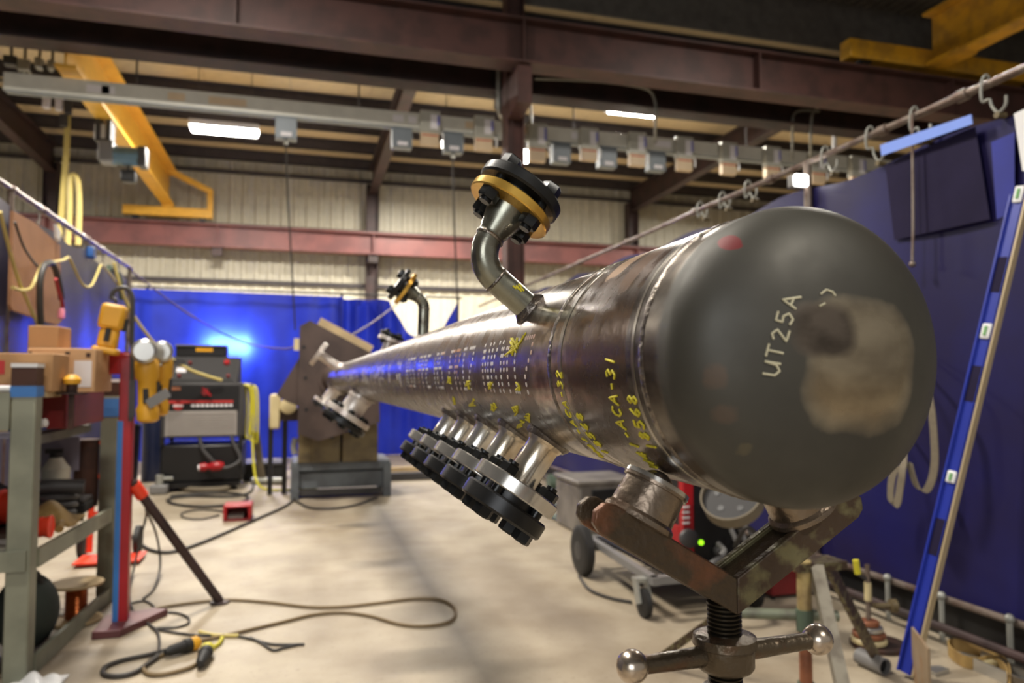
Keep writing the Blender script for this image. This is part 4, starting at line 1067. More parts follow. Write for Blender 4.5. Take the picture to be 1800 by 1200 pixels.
tag(MB().tube([(-1.29, 4.13, LZ+.153), (-1.15, 4.15, LZ+.158), (-1.02, 4.17, LZ+.15)], .036, 12).build('rolled_cloth', M['darkgrey']), 'dark rolled cloth lying on the grey hose roll on the lower rack shelf', 'cloth')
bagc = at(100, 905, Y=3.7)
bg = thing('work_glove', 'tan leather glove draped over the edge of the lower rack shelf', 'glove', (bagc.x, 3.6, LZ))
MB().grid(lambda u, v: (-1.24+.25*u, 3.82+.26*v, LZ+.018+.09*math.sin(PI*u)*math.sin(PI*v)**.6+.012*math.sin(u*9+v*5)), 16, 12).build('palm', M['bag'], bg, solid=.012)
for k in range(4):
    MB().tube([(-1.03-.045*k, 3.85, LZ+.03), (-1.02-.045*k, 3.79, LZ+.034), (-1.01-.045*k, 3.74, LZ+.02)], .018, 8, 4).build('finger', M['bag'], bg)
def cone(px, py, y, s_, label, lay=True):
    p = at(px, py, Y=y)
    t = thing('orange_cup', label, 'cup', (p.x, y, LZ), 'orange plastic cups on the rack')
    MB().lathe((p.x-.06*s_, y, LZ+.062*s_), (1,0,-.02), [(0,.045*s_),(.03*s_,.055*s_),(.032*s_,.048*s_),(.06*s_,.055*s_),(.062*s_,.05*s_),(.1*s_,.06*s_)], 18).build('body', M['orange'], t)
    MB().torus((p.x+.04*s_, y, LZ+.06*s_), (1,0,0), .056*s_, .005, 18, 6).build('rim', M['orange'], t)
cone(8, 832, 4.0, 1.5, 'large ribbed orange cup left of the front rack post')
cone(74, 930, 3.66, .8, 'small orange cup lying on the lower rack shelf right of the front post')
for i, (x0, y0, x1, y1, h_, m_, nm, lab) in enumerate(((-1.75,3.5,-1.5,3.8,.10,'darkgrey','tool_case','dark grey tool case on the lower shelf at the left picture edge'), (-1.48,3.5,-1.36,3.62,.05,'darkred','red_tin','flat red tin on the lower rack shelf'))):
    t = thing(nm, lab, 'case', ((x0+x1)/2, (y0+y1)/2, LZ))
    MB().box(x0, y0, LZ, x1, y1, LZ+h_*.75).build('body', M[m_], t, bevel=.012)
    MB().box(x0+.004, y0+.004, LZ+h_*.75, x1-.004, y1-.004, LZ+h_).build('lid', M[m_], t, bevel=.012)
    MB().tube([((x0+x1)/2-.05, y0-.003, LZ+h_*.6), ((x0+x1)/2-.05, y0-.02, LZ+h_*.6), ((x0+x1)/2+.05, y0-.02, LZ+h_*.6), ((x0+x1)/2+.05, y0-.003, LZ+h_*.6)], .006, 6, 2).build('handle', M['rubber'], t)
tag(MB().box(-1.42, 4.47-.02, .72, -1.12, 4.47, .90).build('metal_tray', M['lilac']), 'lilac grey sheet metal tray leaning under the rack shelf', 'tray')
# on the floor under the rack: cable drum with copper wire, dark bag
sq = at(135, 1025, Z=.185); sxp, syp = sq.x, sq.y
sp = thing('wire_spool', 'wooden spool of copper wire on the floor under the rack', 'spool', (sxp, syp, 0))
MB().disc((sxp, syp, 0), (0,0,1), .118, .014, .003, 32).build('lower_disc', M['wood'], sp)
MB().cyl((sxp, syp, .014), (sxp, syp, .178), .046, n=28).build('copper_winding', M['copper'], sp)
for k in range(14): MB().torus((sxp, syp, .022+.0112*k), (0,0,1), .046, .0055, 24, 6).build('wire_turn', M['copper'], sp)
MB().disc((sxp, syp, .178), (0,0,1), .122, .014, .003, 32).build('upper_disc', M['wood'], sp)
dq = V((-1.15, 3.82, 0))
bgm = thing('duffel_bag', 'dark green duffel bag on the floor under the rack', 'bag', dq)
MB().sphere((dq.x, dq.y, .17), .15, 20, 12, (.85, 1.0, 1.12)).build('body', mat('dark_green_canvas', (44,52,46), .8, var=.12, bump=.2, bscale=18), bgm)
MB().tube([dq+V((-.02,-.09,.26)), dq+V((.02,-.1,.35)), dq+V((.05,-.06,.35)), dq+V((.07,-.02,.26))], .014, 8).build('handle', M['rubber'], bgm)
tp_ = thing('canvas_heap', 'dark crumpled canvas heaped at the back of the lower rack shelf', 'canvas', (-1.5, 4.0, LZ))
MB().grid(lambda u, v: (-1.78+.46*u, 3.66+.8*v, LZ+.004+(.05+.22*math.sin(PI*u)**.7*math.sin(PI*v)**.7)*(1 if 0 < u < 1 and 0 < v < 1 else 0)+.02*math.sin(u*13+v*9)*math.sin(PI*u)*math.sin(PI*v)), 20, 24).build('cloth', mat('dark_canvas', (50,47,44), .85, var=.2, bump=.2, bscale=14), tp_, solid=-.004)
rh = thing('hose_roll', 'dark grey hose roll on the rack shelf behind the tan glove', 'hose', (-1.16, 4.13, LZ))
for k in range(3): MB().torus((-1.15, 4.16+.02*k, LZ+.028+.035*k), (0,.1,1), .085, .017, 24, 8).build('coil', M['darkgrey'], rh)
ra = thing('rag_heap', 'crumpled white rag on the floor in front of the spool', 'rag', at(70, 1190, Z=0))
MB().grid(lambda u, v: (-1.08+.2*u, 3.32+.14*v, .004+.05*abs(math.sin(u*7+v*3))*math.sin(PI*u)*math.sin(PI*v)), 18, 14).build('cloth', M['white'], ra, solid=.004)

# ================================================================== RED AND BLUE POST WITH GRINDERS
bxp, byp = -.815, 4.06
post = thing('tool_post', 'square red and blue steel post with a foot plate and a slanting prop', 'post', (bxp, byp, 0))
hw = .031
MB().box(bxp-hw, byp-hw, .03, bxp+hw, byp+hw, 1.33).build('column', M['red'], post, bevel=.005)
MB().box(bxp-hw-.002, byp-hw-.003, .031, bxp-hw+.022, byp-hw+.01, 1.0).box(bxp-hw-.004, byp-hw, .03, bxp-hw, byp+hw, 1.0).build('blue_side', mat('bright_blue_paint', (52,120,196), .4, var=.08), post)
MB().prism([(bxp-.09, byp-.17, .0), (bxp+.03, byp-.17, 0), (bxp+.19, byp+.12, 0), (bxp+.12, byp+.16, 0), (bxp-.09, byp+.1, 0)], (0,0,.035)).build('foot_plate', M['maroon'], post, bevel=.004)
MB().box(bxp-.13, byp-.02, 1.23, bxp+.05, byp+.03, 1.34).build('cross_plate', M['red'], post)
fl0 = at(386, 1060, Z=.0)
MB().cyl((bxp+hw, byp, .70), (fl0.x, fl0.y, .012), .024, n=12).build('prop', M['redox_dark'], post)
MB().disc((fl0.x, fl0.y, 0), (0,0,1), .05, .012, .002, 20).build('prop_foot', M['redox_dark'], post)
MB().lathe(V((bxp+hw,byp,.70))+(fl0-V((bxp+hw,byp,.70)))*.02, fl0-V((bxp+hw,byp,.70)), [(0,.03),(.08,.03)], 14).build('tape_wrap', M['orange'], post)
MB().tube([(bxp+.03, byp-.06, 1.0), (bxp+.03, byp-.06, 1.33)]+[at(x, y, Y=byp-.06) for x, y in ((232,600),(233,545),(232,520),(225,508),(212,506),(200,512),(195,524))], .011, 10, 6).build('bent_hook', M['darkgrey'], post)
MB().box(bxp+.02, byp-.07, 1.02, bxp+.045, byp-.04, 1.2).build('hook_bracket', M['darkgrey'], post)
def grinder(c, d, L, r, label, head):
    """angle grinder: body along d (pointing away from the head), gear head and guard at c"""
    c, d = V(c), V(d).normalized()
    t = thing('angle_grinder', label, 'grinder', c)
    side = d.cross(V((0,1,0))).normalized(); fwd = side.cross(d)
    MB().lathe(c, d, [(-.02, r*.75), (.0, r*.98), (L*.25, r), (L*.32, r*.82), (L*.7, r*.78), (L*.78, r*.95), (L*.96, r*.9), (L, r*.6)], 20).build('body', M['toolyel'], t)
    MB().lathe(c-d*.02, d, [(-.075, r*.35), (-.068, r*.62), (-.05, r*.72), (-.02, r*.78), (.0, r*.85)], 20).build('gear_head', M[head], t)
    MB().lathe(c-d*.05-fwd*r*1.0, -fwd, [(0, r*.5), (.012, r*1.05), (.02, r*1.05), (.03, r*.8)], 24).build('guard', M[head], t)
    MB().obox(c+d*L*.5+side*r*.82, d*.05, side*.008, fwd*.014).build('switch', M['rubber'], t)
    MB().obox(c+d*L*.56-fwd*r*.80, d*.035, side*.012, fwd*.006).build('name_plate', M['rubber'], t)
    return t
c1 = at(204, 536, Y=byp-.10); e1_ = at(188, 608, Y=byp-.10)
g1 = thing('angle_grinder', 'yellow angle grinder hanging from the bent hook above the cartons', 'grinder', c1)
d = (e1_-c1).normalized(); sd = V((d.z, 0, -d.x)); 
MB().obox(c1+d*.06, d*.062, sd*.056, V((0,.045,0))).build('motor_housing', M['toolyel'], g1, bevel=.02)
MB().obox(c1+d*.165, d*.05, sd*.043, V((0,.036,0))).build('grip', M['toolyel'], g1, bevel=.018)
MB().obox(c1+d*.225, d*.016, sd*.056, V((0,.045,0))).build('battery_foot', M['toolyel'], g1, bevel=.01)
MB().obox(c1+d*.15+V((0,-.04,0)), d*.03, sd*.011, V((0,.006,0))).build('name_plate', M['rubber'], g1)
MB().obox(c1+d*.09-sd*.06, d*.03, sd*.008, V((0,.015,0))).build('switch', M['rubber'], g1)
MB().tube([c1-d*.01, c1-d*.03+V((-.01,0,.0)), at(195,524,Y=byp-.06)], .007, 6).build('hang_cord', M['cableb'], g1)
def grinder2(px, py, qx, qy, y, r, label):
    c = at(px, py, Y=y); e = at(qx, qy, Y=y); d = (e-c)
    L = d.length; return grinder(c, d, L, r, label, 'alu')
grinder2(259, 636, 260, 742, byp-.10, .056, 'yellow angle grinder with aluminium head hanging nearest the red post')
grinder2(287, 636, 278, 730, byp-.01, .050, 'yellow angle grinder with aluminium head hanging behind and right of its twin')
gh = thing('tool_hanger', 'dark hanger bar holding the two yellow grinders on the red post', 'hanger', (bxp+.1, byp, 1.25))
MB().bar((bxp+hw+.001, byp+.0, 1.29), (bxp+.26, byp+.0, 1.29), .03, .025).build('bar', M['darkgrey'], gh)
for px in (262, 284):
    q = at(px, 612, Y=byp-.05); MB().tube([(q.x, byp, 1.29), (q.x, byp-.05, 1.31), (q.x, byp-.08, 1.27)], .008, 6).build('hook', M['galv'], gh)
wrap = at(278, 700, Y=byp-.16)
MB().obox(wrap, (.045,0,.03), (-.012,0,.02), (0,.004,0)).build('tape_band', M['midgrey'], gh)
# orange hand truck behind the post
ht = thing('hand_truck', 'orange hand truck standing behind the red and blue post', 'hand truck', (-1.2, 5.6, 0))
for x in (-1.33, -1.11): MB().cyl((x, 5.6, .05), (x, 5.66, .80), .02, n=10).build('side_tube', M['orange'], ht)
for z in (.3, .55, .78): MB().bar((-1.33, 5.62, z), (-1.11, 5.62, z), .02, .03).build('cross_bar', M['orange'], ht)
MB().box(-1.37, 5.36, .02, -.98, 5.62, .032).build('toe_plate', M['orange'], ht)
for x in (-1.39, -1.05): MB().lathe((x-.02, 5.68, .1), (1,0,0), [(0,.08),(.005,.1),(.035,.1),(.04,.08)], 20).build('wheel', M['rubber'], ht)
# navy gas cylinder and dark bin behind
gc = at(268, 845, Z=0)
tag_ = thing('gas_cylinder', 'dark navy gas cylinder standing left of the welding machine', 'cylinder', (gc.x, gc.y, 0))
MB().lathe((gc.x, gc.y, 0), (0,0,1), [(0,.12),(.01,.125),(.85,.125),(.97,.08),(1.0,.035),(1.04,.035)], 24).build('bottle', M['navy'], tag_)
MB().lathe((gc.x, gc.y, 1.04), (0,0,1), [(0,.025),(.05,.025),(.055,.04),(.09,.04)], 14).build('valve', M['galv'], tag_)
gc2 = at(240, 850, Z=0)+V((-.06,-.35,0))
t2 = thing('waste_bin', 'black waste bin beside the navy gas cylinder', 'bin', (gc2.x, gc2.y, 0))
MB().lathe((gc2.x, gc2.y, 0), (0,0,1), [(0,.13),(.7,.16)], 24).build('bin', M['black'], t2)
MB().torus((gc2.x, gc2.y, .7), (0,0,1), .16, .012, 24, 6).build('rim', M['black'], t2)
jk = at(280, 868, Z=0)
t3 = thing('valve_lump', 'small grey cast fitting on the floor at the foot of the gas cylinder', 'fitting', (jk.x, jk.y, 0))
MB().box(jk.x-.09, jk.y-.07, 0, jk.x+.09, jk.y+.07, .1).build('body', M['midgrey'], t3, bevel=.02)
MB().cyl((jk.x, jk.y, .1), (jk.x, jk.y, .2), .04, n=14).cyl((jk.x+.02, jk.y, .16), (jk.x+.13, jk.y, .16), .02, n=10).build('spigot', M['galv'], t3)

# ================================================================== WELDING MACHINE AT THE BACK LEFT
wx, wy = -1.0, 9.0
wm = thing('welding_machine', 'tall dark welding machine with grey vent panel on a cart before the blue curtain', 'welder', (wx, wy, 0))
HW = .415
MB().box(wx-HW, wy-.3, .10, wx+HW, wy+.4, .50).build('cooler_cabinet', M['black'], wm, bevel=.02)
MB().box(wx-HW+.02, wy-.34, .05, wx+HW-.02, wy+.42, .10).build('cart_deck', M['black'], wm)
for sx_ in (-1, 1):
    for yy in (wy-.25, wy+.32):
        wh = MB().lathe((wx+sx_*(HW-.08)-.025, yy, .052), (1,0,0), [(0,.045),(.006,.052),(.044,.052),(.05,.045)], 18).build('caster', M['rubber'], wm)
    MB().box(wx+sx_*(HW-.02)-.02, wy-.32, .5, wx+sx_*(HW-.02)+.02, wy-.28, .60).build('stand_off', M['black'], wm)
    MB().box(wx+sx_*(HW-.02)-.02, wy+.30, .5, wx+sx_*(HW-.02)+.02, wy+.34, .60).build('stand_off', M['black'], wm)
MB().box(wx-HW, wy-.33, .58, wx+HW, wy+.42, 1.17).build('power_source', M['darkgrey'], wm, bevel=.015)
vp = MB().box(wx-HW+.05, wy-.345, .60, wx+HW-.06, wy-.33, .87).build('vent_panel', M['lightgrey'], wm)
for k in range(9):
    MB().box(wx-HW+.07, wy-.352, .615+k*.028, wx+HW-.08, wy-.344, .627+k*.028).build('louvre', M['lightgrey'], vp)
pn = MB().box(wx-HW+.03, wy-.342, .88, wx+HW-.04, wy-.33, 1.14).build('front_panel', M['black'], wm)
MB().box(wx-HW+.08, wy-.348, .955, wx+HW-.1, wy-.342, .98).build('red_stripe', M['redline'], pn)
MB().lathe((wx-.24, wy-.342, .925), (0,-1,0), [(0,.05),(.006,.05)], 20).build('badge', M['redline'], pn)
MB().box(wx-.29, wy-.350, .915, wx-.19, wy-.345, .935).build('badge_plate', M['label'], pn)
for k in range(9):
    MB().box(wx-.11+k*.048, wy-.347, .912, wx-.11+k*.048+.034, wy-.342, .94).build('plate_letter', M['label'], pn)
MB().lathe((wx+.03, wy-.342, 1.07), (0,-1,0), [(0,.045),(.02,.04),(.045,.035)], 18).build('switch_knob', M['darkred'], pn)
MB().bar((wx-.0, wy-.385, 1.12), (wx+.09, wy-.385, 1.03), .016, .02).build('switch_lever', M['red'], pn)
MB().box(wx-.33, wy-.347, 1.09, wx-.22, wy-.342, 1.13).build('maker_plate', M['bronze'], pn)
# wire feeder console on top, sloping face
con = MB().prism([(wx-.37, wy-.30, 1.17), (wx-.37, wy+.32, 1.17), (wx-.37, wy+.32, 1.465), (wx-.37, wy-.02, 1.465)], (.72, 0, 0)).build('feeder_console', M['console'], wm, bevel=.01)
n_ = V((0, -.295, .28)).normalized(); sl = V((0, .28, .295)).normalized(); o_ = V((wx, wy-.16, 1.3175))
MB().obox(o_+n_*.004+V((-.01,0,0)), V((.31,0,0)), sl*.17, n_*.006).build('control_face', M['console'], wm)
for px, pz, m_, r_ in ((.22, .09, 'red', .035), (-.16, .08, 'darkred', .02), (.25, -.12, 'darkred', .02), (-.25, -.12, 'darkred', .02)):
    MB().lathe(o_+V((px,0,0))+sl*pz+n_*.01, n_, [(0, r_), (.03, r_*.85)], 16).build('knob', M[m_], wm)
MB().obox(o_+V((-.24,0,0))-sl*.02+n_*.012, V((.05,0,0)), sl*.035, n_*.003).build('display', M['label'], wm)
hd = MB().box(wx-.33, wy-.0, 1.465, wx+.2, wy+.28, 1.585).build('lid', M['black'], wm, bevel=.01)
MB().box(wx-.12, wy-.006, 1.525, wx+.06, wy+.0, 1.575).build('warning_label', mat('warning_amber', (236,170,20), .5, var=.04), hd)
MB().box(wx-.33, wy-.03, 1.585, wx+.2, wy+.28, 1.60).build('lid_edge', M['midgrey'], wm)
MB().tube([(wx-.02, wy-.36, .58), (wx+.02, wy-.40, .46), (wx+.1, wy-.42, .36), (wx+.16, wy-.42, .30)], .022, 8).build('lead', M['darkgrey'], wm)
MB().tube([(wx+.16, wy-.42, .28), (wx+.28, wy-.43, .26), (wx+.40, wy-.38, .34), (wx+.33, wy-.36, .5), (wx+.30, wy-.34, .6)], .02, 8).build('lead', M['darkgrey'], wm)
cnn = MB().lathe((wx+.0, wy-.42, .27), (1,0,.05), [(0,.04),(.05,.045),(.09,.03),(.12,.05),(.2,.05),(.24,.03)], 16).build('clamp_handle', M['red'], wm)
MB().lathe((wx-.02, wy-.42, .265), (1,0,.05), [(0,.03),(.06,.035)], 14).build('clamp_tip', M['label'], wm)
# hanging yellow cable coil on the right side
yc = thing('cable_coil', 'yellow cable coil hung on the right side of the welding machine', 'cable', (wx+HW+.06, wy-.1, .5))
for k in range(3):
    x = wx+HW+.02+.03*k; dx = .03*k
    MB().tube([(x-.02, wy-.18+dx, 1.14), (x+.05, wy-.2+dx, 1.1), (x+.07, wy-.22+dx, .8), (x+.04+.01*k, wy-.2+dx, .56-.03*k), (x+.0, wy-.12+dx, .6), (x+.01, wy-.1+dx, .9), (x-.01, wy-.14+dx, 1.13)], .012, 7, 5, True).build('loop', M['hoseyb'], yc)
MB().bar((wx+HW, wy-.17, 1.12), (wx+HW+.09, wy-.17, 1.15), .02, .02).build('hook', M['darkgrey'], yc)
yl = [(wx+HW+.1, wy-.25, .55), (wx+HW+.12, wy-.32, .3), (wx+HW+.17, wy-.42, .08), (wx+HW+.3, wy-.5, .014), (wx+HW+.55, wy-.52, .013), (wx+HW+.8, wy-.5, .013)]
tag(MB().tube(yl, .013, 8).build('cable', M['hoseyb']), 'yellow cable dropping from the coil to the floor beside the welding machine', 'cable')
wh_ = [at(x, y, Z=.03) for x, y in ((318,858),(340,860),(375,860),(400,857),(412,850),(408,846))]
tag(MB().tube(wh_, .03, 8).build('hose', M['strap']), 'thick whitish hose lying along the front of the welding machine', 'hose')
dk = [(wx+HW+.2, wy+.1, .02), (wx+HW+.17, wy, .25), (wx+HW+.14, wy-.05, .5), (wx+HW+.12, wy-.1, .62)]
tag(MB().ribbon(dk, (.08,0,0), .02).build('torch_sleeve', M['strap']), 'pale cloth sleeve hanging behind the yellow coil', 'sleeve')
# ================================================================== WELDING POSITIONER AT THE FAR END OF THE PIPE
ps = thing('welding_positioner', 'brown tilted faceplate positioner on a blue-grey base holding the far end of the pipe', 'positioner', (.42, 8.0, 0))
fy = PEND+.022
def fpx(px, py, y=fy): return at(px, py, Y=y)
poly = [fpx(*q) for q in ((527,573),(545,563),(664,626),(668,742),(560,775),(523,762))]
fp = MB().prism(poly, (0, .06, 0)).build('faceplate', M['plate'], ps)
for px, py in ((537,664),(534,610),(538,720)):
    q = fpx(px, py); MB().cyl(q+V((0,-.002,0)), q+V((0,.004,0)), .018, n=12).build('bolt_hole', M['black'], fp)
q0, q1 = fpx(560,566,7.68), fpx(652,616,7.68)
MB().bar(q0, q1, .10, .085, up=(0,1,0)).build('timber_edge', M['wood'], ps)
g0 = [fpx(*q, y=7.64) for q in ((531,620),(486,694),(500,704),(531,716))]
MB().prism(g0, (0, .05, 0)).build('gusset', M['plate'], ps)
for k, (a_, b_) in enumerate((((548,740),(598,800)), ((602,745),(664,800)))):
    p0 = fpx(*a_, y=7.75); p1 = fpx(*b_, y=7.75)
    ob = MB().box(p0.x, 7.75, .37, p1.x, 8.35, p0.z).build('gear_housing', M['olive'], ps, bevel=.01)
    if k == 0: MB().cyl(fpx(583,767,7.75)+V((0,-.004,0)), fpx(583,767,7.75)+V((0,.01,0)), .028, n=16).build('bore', M['black'], ob)
p0 = fpx(524, 760, 7.8); p1 = fpx(548, 800, 7.8)
MB().box(p0.x, 7.8, .37, p1.x, 8.3, p0.z+.1).build('trunnion_arm', M['olive'], ps)
p2 = fpx(648, 700, 7.8)
MB().box(p2.x-.05, 7.8, .37, p2.x+.06, 8.3, 1.0).build('trunnion_arm', M['olive'], ps)
MB().cyl((p0.x, 8.05, 1.02), (p2.x+.06, 8.05, 1.02), .09, n=20).build('tilt_shaft', M['plate'], ps)
MB().cyl((.35, fy+.06, 1.22), (.35, 8.2, 1.22), .2, n=28).build('spindle', M['plate'], ps)
bl, brr = -.055, .93
MB().box(bl, 7.82, .28, brr, 8.5, .37).build('top_beam', M['bluegrey'], ps, bevel=.006)
MB().box(bl+.02, 7.86, .10, brr-.02, 8.44, .26).build('base_box', M['bluegrey'], ps)
for x in (bl-.01, brr-.07):
    MB().box(x, 7.80, 0, x+.08, 7.9, .34).build('base_leg', M['bluegrey'], ps)
    MB().box(x, 8.42, 0, x+.08, 8.52, .34).build('base_leg', M['bluegrey'], ps)
MB().box(bl+.08, 7.84, .03, brr-.08, 7.88, .09).build('lower_bar', M['darkgrey'], ps)
mp0 = fpx(474, 693, 7.9); mp1 = fpx(492, 754, 7.9)
mt = MB().box(mp0.x, 7.9, mp1.z, mp1.x, 8.2, mp0.z).build('motor_cover', M['cream'], ps, bevel=.02)
mc = fpx(507, 713, 7.88)
MB().lathe(mc, (0,1,0), [(0,.06),(.01,.085),(.2,.085)], 20).build('motor_body', M['cream'], ps)
MB().box(mp1.x, 8.0, mc.z-.16, p0.x+.02, 8.15, mc.z-.03).build('motor_bracket', M['plate'], ps)
MB().sphere(fpx(503,686,7.95), .05, 12, 8).build('hand_knob', M['galv'], ps)
MB().box(mp0.x-.02, 8.21, .0, mp0.x+.03, 8.26, mp1.z+.1).box(mp1.x+.02, 8.21, 0, mp1.x+.07, 8.26, mp1.z+.1).build('motor_stand', M['black'], ps)
MB().tube([fpx(519,770,7.85), fpx(516,785,7.85), fpx(518,798,7.85)], .03, 8).build('elbow_pipe', M['galv'], ps)
MB().box(fpx(526,600).x-.05, fy+.01, fpx(526,610).z-.03, fpx(526,600).x-.0, fy+.06, fpx(526,600).z+.03).build('lug', M['cream'], ps)
# low lumber and bars on the floor right of the positioner
for i, (px0, px1, py, y, m_, lab) in enumerate(((668,780,800,9.6,'wood','pale timber lying on the floor right of the positioner base'), (672,770,823,9.0,'darkgrey','dark steel bar lying on the floor right of the positioner base'))):
    a = at(px0, py, Y=y); b = at(px1, py, Y=y)
    tag(MB().box(a.x, y-.05, 0, b.x, y+.05, .09).build('timber' if i == 0 else 'steel_bar', M[m_], None, bevel=.006), lab, 'bar')
bb = at(500, 812, Z=.05)
t = thing('parts_crate', 'dark low crate on the floor between the welding machine and positioner', 'crate', (-.38, 9.6, 0))
MB().box(-.62, 9.4, 0, -.16, 9.8, .18).build('body', M['rubber'], t, bevel=.01)
MB().box(-.64, 9.38, .18, -.14, 9.82, .21).build('rim', M['darkgrey'], t)
tag(MB().cyl((-.5, 9.1, .04), (-.12, 9.0, .04), .04, n=12).build('pipe_offcut', M['galv']), 'short grey pipe offcut on the floor left of the positioner base', 'pipe')

# ================================================================== FLOOR LEADS
def lead(pts, r, m, label, name='cable', cat='cable', z=None):
    return tag(MB().tube([at(p[0], p[1], Z=(p[2] if len(p) > 2 else r+.001)) for p in pts], r, 7, 6).build(name, M[m]), label, cat)
lead([(238,1080),(270,1070),(330,1060),(400,1054),(470,1058),(540,1066),(600,1066),(660,1060),(730,1052),(775,1054),(797,1066),(800,1082),(785,1094),(745,1100),(700,1096),(650,1082),(600,1076),(550,1080),(500,1092),(440,1106),(380,1120),(330,1130)], .008, 'cablebr', 'brown cable in one long loop across the middle of the floor')
lead([(212,930),(235,945),(262,965),(300,970),(350,955),(410,930),(460,908),(500,890),(518,876),(520,868)], .012, 'cableb', 'thick black cable curving over the floor to the positioner base')
lead([(520,880),(545,892),(590,893),(630,886),(662,874)], .011, 'cableb', 'black cable bowing along the floor in front of the positioner base')
lead([(416,905),(380,897),(345,896),(320,902),(325,910),(355,912),(385,905)], .008, 'cableb', 'thin dark lead looped on the floor beside the red foot pedal')
lead([(300,872),(340,868),(400,866),(435,872),(420,884),(360,890),(310,886),(295,878),(330,872),(410,872),(440,864),(446,852)], .014, 'cableb', 'heap of dark cable loops on the floor before the welding machine')
lead([(250,860,.62),(254,880,.5),(257,905,.36),(246,950,.2),(235,1000,.05),(228,1035),(230,1065),(242,1082),(258,1094),(276,1110),(280,1130),(276,1150),(262,1160)], .007, 'cableb', 'black cable hanging from the post prop and coiling onto the floor')
lead([(256,895,.45),(272,930,.3),(280,965,.15),(281,1000,.05),(270,1035),(252,1052)], .007, 'cableb', 'thin black cable hanging in a bow right of the red and blue post')
lead([(228,1060),(255,1056),(272,1068),(262,1078),(235,1078),(232,1066)], .006, 'cableb', 'small ring of black cable behind the red foot plate')
lead([(255,1078),(300,1076),(326,1082),(332,1094),(310,1102),(275,1104),(300,1110),(345,1116),(400,1116),(440,1122),(480,1132),(535,1132)], .006, 'cableb', 'thin black cable ending near the middle of the floor past the yellow plug')
lead([(440,1120),(460,1130),(480,1142),(500,1138),(525,1132)], .006, 'cableb', 'short forked end of black cable on the open floor')
lead([(295,1142),(262,1150),(215,1160),(185,1172),(182,1184),(205,1188),(235,1182),(262,1165),(290,1146),(318,1132)], .010, 'cableb', 'thick black cable loop on the floor nearest the rack')
lead([(336,1133),(300,1145),(268,1160),(252,1172),(262,1184),(290,1184),(330,1174),(348,1164)], .009, 'cablebr', 'yellowish cable loop on the floor under the yellow plugs')
lead([(352,1150),(370,1140),(385,1130),(391,1120)], .009, 'hoseyb', 'short yellow cable from the yellow plug towards the brown loop')
lead([(350,1110),(380,1116),(420,1117)], .008, 'hosey', 'pale yellow cable end beside the black cable')
def plug(px, py, qx, qy, label, m1, m2):
    a = at(px, py, Z=.03); b = at(qx, qy, Z=.03); d = b-a
    t = thing('cable_plug', label, 'plug', a-V((0,0,.03)), 'cable connectors on the floor')
    MB().lathe(a, d, [(0,.012),(d.length*.15,.022),(d.length*.55,.026),(d.length*.56,.03),(d.length*.75,.03)], 14).build('grip', M[m1], t)
    MB().lathe(a+d*.75, d, [(0,.03),(d.length*.18,.03),(d.length*.25,.022)], 14).build('socket', M[m2], t)
plug(352, 1166, 366, 1138, 'bright yellow cable plug with black grip on the floor', 'rubber', 'hoseyb')
plug(290, 1146, 350, 1128, 'black cable socket with dull yellow end on the floor', 'rubber', 'toolyel')
# red foot pedal
fpd = at(420, 912, Z=0)
t = thing('foot_pedal', 'red foot pedal housing on the floor in front of the positioner', 'pedal', (fpd.x, fpd.y, 0))
x, y = fpd.x, fpd.y
MB().box(x-.12, y-.12, 0, x+.11, y+.12, .02).build('base', M['darkred'], t)
MB().box(x-.12, y-.12, .02, x-.09, y+.12, .13).box(x+.08, y-.12, .02, x+.11, y+.12, .13).box(x-.12, y-.12, .115, x+.11, y+.12, .135).box(x-.09, y+.1, .02, x+.08, y+.12, .115).build('hood', M['red'], t, bevel=.008)
MB().obox((x-.02, y-.0, .05), (.06,0,0), (0,.09,.02), (0,-.002,.01)).build('treadle', M['galv'], t)

# ================================================================== RIGHT SIDE: WELDER CART, TRIPOD STAND, LEVEL, FLOOR ODDS
ct_ = thing('welder_cart', 'low black cart with rubber wheels carrying a black and red welder behind the jack stand', 'cart', (2.0, 3.9, 0))
mb = MB()
mb.bar((1.74, 3.42, .19), (1.80, 4.5, .19), .04, .04).bar((2.36, 3.42, .19), (2.40, 4.5, .19), .04, .04).bar((1.72, 3.45, .19), (2.38, 3.45, .19), .04, .04).bar((1.78, 4.45, .19), (2.4, 4.45, .19), .04, .04)
mb.build('frame', M['midgrey'], ct_)
MB().box(1.82, 3.5, .2, 2.36, 4.4, .215).build('deck', M['black'], ct_)
for x, rev in ((1.70, 1), (2.46, -1)):
    wl_ = MB().lathe((x-.03, 4.33, .152), (1,0,0), [(0,.10),(.004,.14),(.012,.152),(.052,.152),(.058,.14),(.06,.10)], 28).build('wheel', M['rubber'], ct_)
    MB().lathe((x-.034, 4.33, .152), (1,0,0), [(0,.03),(.003,.055),(.066,.055),(.068,.03)], 16).build('wheel_hub', M['darkgrey'], wl_)
MB().cyl((1.7, 4.33, .152), (2.46, 4.33, .152), .012, n=8).build('axle', M['galv'], ct_)
for x in (1.70, 2.34):
    cw = MB().lathe((x-.02, 3.48, .072), (1,0,0), [(0,.055),(.006,.072),(.034,.072),(.04,.055)], 24).build('caster_wheel', M['rubber'], ct_)
    MB().bar((x+.03, 3.48, .07), (x+.03, 3.52, .185), .012, .05).bar((x-.03, 3.48, .07), (x-.03, 3.52, .185), .012, .05).bar((x-.036, 3.52, .18), (x+.036, 3.52, .18), .06, .02).build('caster_fork', M['galv'], cw)
wb_ = MB().box(1.98, 3.56, .22, 2.34, 4.25, .78).build('welder_body', M['black'], ct_, bevel=.02)
MB().box(1.965, 3.55, .24, 2.03, 3.6, .80).build('front_frame', M['red'], ct_, bevel=.006)
